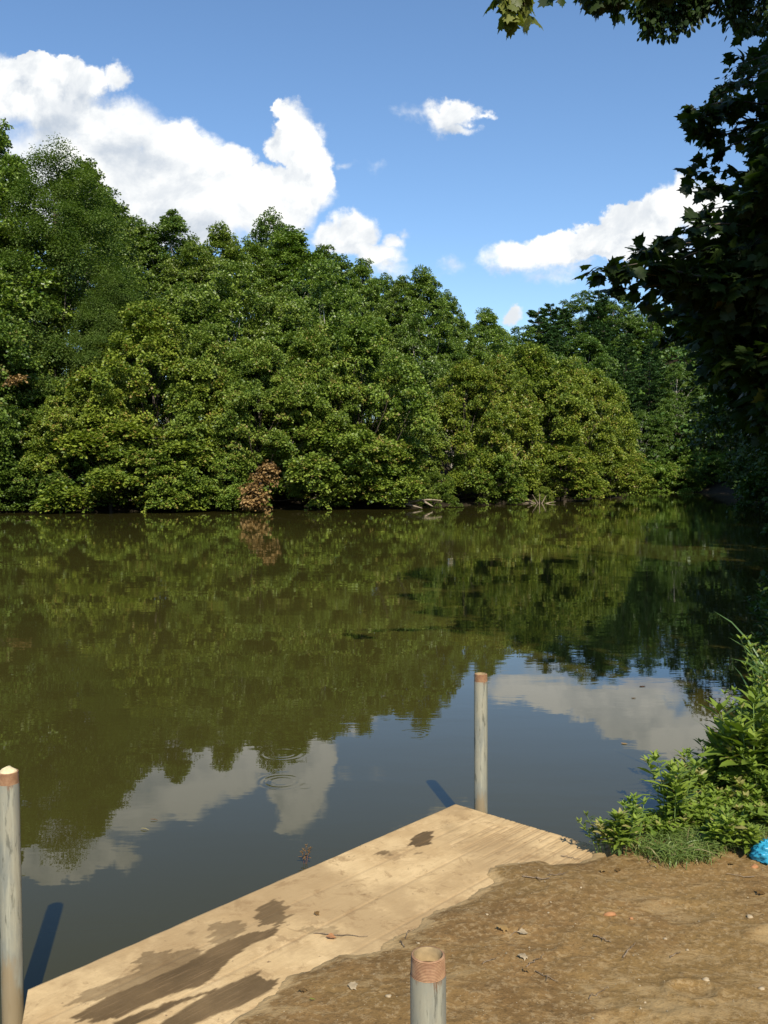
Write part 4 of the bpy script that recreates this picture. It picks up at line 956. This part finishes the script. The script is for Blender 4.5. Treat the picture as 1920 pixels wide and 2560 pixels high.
while len(cs) < 120:
    X_ = rng.uniform(1380, 1660); Y0 = rng.uniform(1780, 1868)
    lo = np.interp(X_, [1380, 1440, 1520, 1660], [1850, 1812, 1790, 1810]); hi = np.interp(X_, [1380, 1430, 1540, 1600, 1660], [1858, 1872, 1866, 1850, 1850])
    if not lo < Y0 < hi: continue
    b = on_z(X_ * 1.1573, Y0 * 1.1573, DZ + .02); b[2] = gz(b[0], b[1]) - .004; cs.append(b)
for c in ((1470, 1868), (1485, 1862), (1455, 1870), (1500, 1866), (1440, 1872)):
    for r in range(5):
        b = on_z((c[0] + rng.normal(0, 8)) * 1.1573, (c[1] + rng.normal(0, 4)) * 1.1573, DZ + .02); b[2] = gz(b[0], b[1]) - .004; cs.append(b)
V, Fq, tt = blades(rng, cs, 16, .11, .0045, .9, spread=.03)
gr = link('grass', make_mesh('grass', V, Fq, M_grass, {'tint': tt})); tag(gr, 'short pale green grass along the edge of the mud', 'grass', kind='stuff')
b0 = on_z(1690 * 1.1573, 1780 * 1.1573, .2)
for j, (dx, dy, n_, hh, ln, lab) in enumerate([(.30, .45, 30, .95, -.03, 'tall arching reed grass at the right edge, in front of black water'), (.24, .55, 10, .8, -.10, 'loose reed grass blades leaning left over the water'), (.38, .35, 34, 1.1, -.02, 'tallest reed grass clump, cut by the right picture edge')]):
    b = np.array([b0[0] - .16 + dx, b0[1] + dy, 0.0]); b[2] = max(gz(b[0], b[1]), -.05)
    V, Fq, tt = blades(np.random.default_rng(30 + j), [(0, 0, 0)], n_, hh, .020, .45, ln, .09)
    ob = link('reed_grass', make_mesh('reed_grass', V, Fq, M_tall, {'tint': tt}), None, tuple(b)); tag(ob, lab, 'grass clump', 'tall reed grass at the right edge')

# ------------------------------------------------------------------ litter on mud and dock
def bag():
    rng = np.random.default_rng(4); n = 46; th = np.linspace(0, 2 * np.pi, n, endpoint=False); ph = np.linspace(-.5, np.pi / 2, 26)
    P2, T2 = np.meshgrid(ph, th, indexing='ij')
    x = np.cos(P2) * np.cos(T2); y = np.cos(P2) * np.sin(T2); z = np.sin(P2)
    r = 1 + .9 * np.abs(fbm(x * 3 + 9, y * 3 + z * 2, 3, 5)) + .6 * np.abs(fbm(x * 8, y * 8 + z * 6, 3, 6)) - .22
    V = np.stack([x * r * .085, y * r * .07, np.maximum(z * r * .075 + .02, 0)], -1).reshape(-1, 3)
    i = np.arange(25)[:, None] * n; j = np.arange(n)[None]; j2 = (j + 1) % n; Fq = np.stack([i + j, i + j2, i + n + j2, i + n + j], -1).reshape(-1, 4)
    b = on_z(1660 * 1.1573, 1868 * 1.1573, DZ + .03); b[2] = gz(b[0], b[1])
    o = link('plastic_bag', make_mesh('plastic_bag', V, Fq, M_bag), None, tuple(b)); tag(o, 'crumpled bright blue plastic bag lying in the weeds at the right edge', 'plastic bag'); o.scale = (.95, .9, .85)
bag()
def pxw(x, y, crop):   # position from a crop's pixels
    ox = 0 if crop == 1 else 960
    return on_z(ox + x / 1.728, 1900 + y / 1.728, DZ + .045)
def lay(name, label, cat, V, Fq, mat, p, group=None, attrs=None, smooth=False, on='mud'):
    z = max(gz(p[0], p[1]), DZ if on == 'dock' else -9); o = link(name, make_mesh(name, V, Fq, mat, attrs, smooth), None, (p[0], p[1], z + .002)); tag(o, label, cat, group); return o
TG = 'dry twigs scattered on the mud'
def twig(x0, y0, x1, y1, crop, label, r=.0022, fork=False, on='mud'):
    a = pxw(x0, y0, crop); b = pxw(x1, y1, crop); m = (a + b) / 2; rng = np.random.default_rng(int(x0 + y0))
    if on == 'dock': z0 = lambda p: DZ + .004
    else: z0 = lambda p: gz(p[0], p[1]) + .004
    pts = curve(a, b, n=9, wob=.003, rng=rng); pts[:, 2] = [z0(q) + .002 * (i % 3) for i, q in enumerate(pts)]
    parts = [tube_geo(pts, np.linspace(r, r * .45, 9), 5)]
    if fork: e = pts[5] + np.array([(b - a)[1], -(b - a)[0], 0]) * .25 + (b - a) * .15; e[2] = z0(e) + .006; parts.append(tube_geo(curve(pts[4], e, n=4), np.linspace(r * .7, r * .3, 4), 4))
    v, f = join(parts); o0 = pts[4].copy(); o = link('twig', make_mesh('twig', v - o0, f, M_twig), None, tuple(o0)); tag(o, label, 'twig', TG)
twig(1355, 702, 1590, 718, 1, 'long thin straight twig lying on the sandy dock', .0022, False, 'dock')
twig(425, 880, 488, 858, 2, 'short pale twig just right of the nearest pipe')
twig(615, 888, 692, 840, 2, 'slanting pale twig a little right of the nearest pipe')
twig(655, 905, 752, 965, 2, 'dark forked twig pointing down right, right of the nearest pipe', .002, True)
twig(908, 752, 982, 790, 2, 'dark twig pointing down right in the middle of the mud', .0028, True)
twig(1032, 855, 1086, 800, 2, 'pale flat twig rising to the right in the middle of the mud', .003)
twig(885, 1035, 968, 985, 2, 'faint long twig near the bottom edge of the mud', .0018)
twig(1238, 855, 1280, 832, 2, 'little pale twig toward the right of the mud')
twig(545, 748, 606, 708, 2, 'thin twig beside the pale crumpled leaf', .0016)
twig(600, 492, 718, 518, 2, 'dark broken twig on the mud just below the dock corner', .0034, True)
twig(708, 498, 792, 488, 2, 'brown twig at the edge where mud meets the ribbed dock', .0026, True)
twig(72, 752, 88, 788, 2, 'tiny dark twig above the nearest pipe', .0025)
twig(92, 738, 118, 680, 2, 'curved twig on the border between dock and mud above the nearest pipe', .0022, True)
twig(765, 375, 850, 392, 2, 'dark wispy twig lying on the ribbed corner of the dock', .0022, True, 'dock')
twig(1600, 515, 1480, 500, 2, 'thin straw at the mud edge below the weeds')
twig(1140, 440, 1192, 420, 2, 'light stick between the two clumps of weeds', .0028)
def chunk(x, y, crop, sx, sy, sz, mat, name, label, cat, seed, group=None, on='mud'):
    n = 14; m = 8; th = np.linspace(0, 2 * np.pi, n, endpoint=False); ph = np.linspace(-.3, np.pi / 2, m); P2, T2 = np.meshgrid(ph, th, indexing='ij')
    X1 = np.cos(P2) * np.cos(T2); Y1 = np.cos(P2) * np.sin(T2); Z1 = np.sin(P2); r = 1 + .9 * fbm(X1 * 1.6 + seed, Y1 * 1.6 + Z1 * 1.3, 3, seed)
    V = np.stack([X1 * r * sx, Y1 * r * sy, Z1 * r * sz], -1).reshape(-1, 3); i = np.arange(m - 1)[:, None] * n; j = np.arange(n)[None]; j2 = (j + 1) % n
    Fq = np.stack([i + j, i + j2, i + n + j2, i + n + j], -1).reshape(-1, 4); lay(name, label, cat, V, Fq, mat, pxw(x, y, crop), group, on=on)
chunk(975, 670, 2, .024, .009, .010, M_orange, 'bark_chip', 'orange brown chip of bark in the middle of the mud', 'bark chip', 3)
chunk(1068, 682, 2, .008, .006, .005, M_orange, 'bark_chip', 'tiny orange crumb right of the larger orange chip', 'bark chip', 13)
chunk(1600, 470, 2, .016, .010, .010, M_orange, 'bark_chip', 'orange scrap on the mud just below the blue bag', 'bark chip', 4)
SG = 'small pale stones on the mud'
for i, (x, y, s_, lab) in enumerate([(20, 1025, .010, 'pale pebble near the lower left of the nearest pipe'), (445, 655, .006, 'little white pebble on the mud above the pale leaf'), (710, 655, .005, 'tiny pebble in the upper middle of the mud'), (1215, 768, .007, 'small white pebble in the right half of the mud'), (1310, 818, .006, 'small orange tinted pebble toward the right of the mud'), (1580, 683, .012, 'pale grey stone by the right side of the mud'), (1390, 962, .012, 'flat pale stone at the lower right of the mud'), (1630, 998, .010, 'pale stone at the lower right corner'), (150, 772, .006, 'white speck of a pebble just above the nearest pipe')]):
    chunk(x, y, 2, s_, s_ * .8, s_ * .6, M_stone, 'pebble', lab, 'pebble', 20 + i, SG)
def leaf_obj(x, y, crop, s_, mat, label, seed, T=T_syc, on='mud', group='fallen leaves on the mud', z=None, tint=.8):
    rng = np.random.default_rng(seed); a = rng.random() * 6.283
    V, Fq, tt = place(T, np.zeros((1, 3)), np.array([[math.cos(a), math.sin(a), .12]]), np.array([[.15, -.1, 1.]]), s_, np.array([tint]))
    V[:, 2] += .006 + .004 * np.abs(np.sin(V[:, 0] * 300)); p = pxw(x, y, crop)
    if z is not None: p = on_z((0 if crop == 1 else 960) + x / 1.728, 1900 + y / 1.728, 0); o = link('floating_leaf', make_mesh('floating_leaf', V, Fq, mat, {'tint': tt}), None, (p[0], p[1], .001)); tag(o, label, 'leaf', 'leaves floating on the river'); return
    lay('fallen_leaf', label, 'leaf', V, Fq, mat, p, group, {'tint': tt}, on=on)
leaf_obj(532, 726, 2, .045, M_brown, 'pale tan curled leaf on the mud, largest in the middle left', 1)
leaf_obj(604, 744, 2, .036, M_stone, 'whitish leaf lying beside the tan curled leaf', 2)
leaf_obj(1510, 978, 1, .036, M_stone, 'pale grey leaf on the mud at the bottom, left of the nearest pipe', 3)
leaf_obj(1335, 1028, 1, .022, M_weed, 'small green leaf on the mud left of the nearest pipe', 4, T_lance)
leaf_obj(1305, 968, 1, .030, M_brown, 'brown leaf on the mud border left of the nearest pipe', 5, tint=.2)
leaf_obj(615, 848, 2, .036, M_stone, 'flat pale leaf to the right of the nearest pipe', 6)
leaf_obj(620, 903, 2, .026, M_brown, 'rusty leaf fragment right of the nearest pipe', 7, tint=.3)
leaf_obj(1640, 592, 2, .040, M_brown, 'dark leaf scrap at the right edge of the mud', 8, tint=.05)
leaf_obj(938, 472, 2, .034, M_brown, 'tan leaf on the mud below the leftmost weed', 9, tint=.9)
leaf_obj(1000, 470, 2, .030, M_brown, 'dark curled leaf beside the tan leaf below the weeds', 10, tint=.1)
leaf_obj(1362, 626, 1, .024, M_brown, 'little dark leaf on the dock above the long twig', 11, on='dock', tint=.1)
leaf_obj(1430, 728, 1, .034, M_orange, 'reddish leaf in the faint stain on the dock', 12, on='dock')
leaf_obj(1495, 455, 2, .028, M_brown, 'curled brown leaf under the grass edge', 14, tint=.4)
for i, (px, py, s_, lab, T, mt, ti) in enumerate([(350, 2073, .06, 'yellow green blade floating on the river at lower left', T_lance, M_grass, .9), (374, 2051, .05, 'dark little leaf floating above the yellow blade', T_lance, M_brown, .1), (1598, 1717, .07, 'orange leaf floating on the river at right', T_elm, M_orange, .5), (1552, 1859, .05, 'pale leaf floating on the cloud reflection', T_elm, M_brown, .9), (1577, 1746, .05, 'dark leaf floating below the orange floating leaf', T_elm, M_brown, .05), (62, 1302, .35, 'pale leaf floating far off near the left bank', T_elm, M_stone, .8), (505, 1288, .3, 'far floating leaf before the dead brown branch', T_elm, M_stone, .8)]):
    p = on_z(px, py, 0); V, Fq, tt = place(T, np.zeros((1, 3)), np.array([[1, .3 * (i % 3 - 1), .0]]), np.array([[0, 0, 1.]]), s_, np.array([ti])); V[:, 2] += .004
    o = link('floating_leaf', make_mesh('floating_leaf', V, Fq, mt, {'tint': tt}), None, (p[0], p[1], .002)); tag(o, lab, 'leaf', 'leaves floating on the river')
# red sprig standing in the water by the dock
rs = np.random.default_rng(3); p = on_z(762, 2160, 0)
root = empty('red_sprig', tuple(p)); tag(root, 'small reddish sprig sticking out of the water beside the dock', 'plant')
P, Yd, N_, S_, TI, wd = weed(rs, np.zeros(3), .10, 4, .022, .035, tstem=.0012, pairs=4)
V, Fq, tt = place(T_lance, P, Yd, N_, S_, TI, 1.2); link('leaves', make_mesh('leaves', V, Fq, M_brown, {'tint': tt * .3}), root); v, f = join(wd); link('stems', make_mesh('stems', v, f, M_redstem), root)
# crumbs of dry soil and chaff
rng = np.random.default_rng(123); cr = []
while len(cr) < 2200:
    x = rng.uniform(-.9, 2.2); y = rng.uniform(2.1, 4.7); cr.append((x, y))
cr = np.array(cr); zc, dc, _ = ground_z(cr[:, 0], cr[:, 1]); keep = dc > .01; cr = cr[keep]; zc = zc[keep]
pos = np.stack([cr[:, 0], cr[:, 1], zc + .002], -1); n = len(pos); sz = rng.uniform(.0015, .0045, n) * (1 + 1.2 * (rng.random(n) > .93))
OV = np.array([(-.6, 0, 0), (0, -.5, .1), (.6, .1, 0), (0, .5, 0), (0, 0, .55)], float); OF = np.array([[0, 1, 4], [1, 2, 4], [2, 3, 4], [3, 0, 4]])
V, Fq, tt = place((OV, OF), pos, rdir(rng, n) * np.array([1, 1, .1]), np.tile([0, 0, 1.], (n, 1)) + rng.normal(0, .1, (n, 3)), sz, rng.random(n))
o = link('soil_crumbs', make_mesh('soil_crumbs', V, Fq, M_stone)); tag(o, 'loose pale crumbs of dry soil strewn over the mud', 'soil crumbs', kind='stuff')
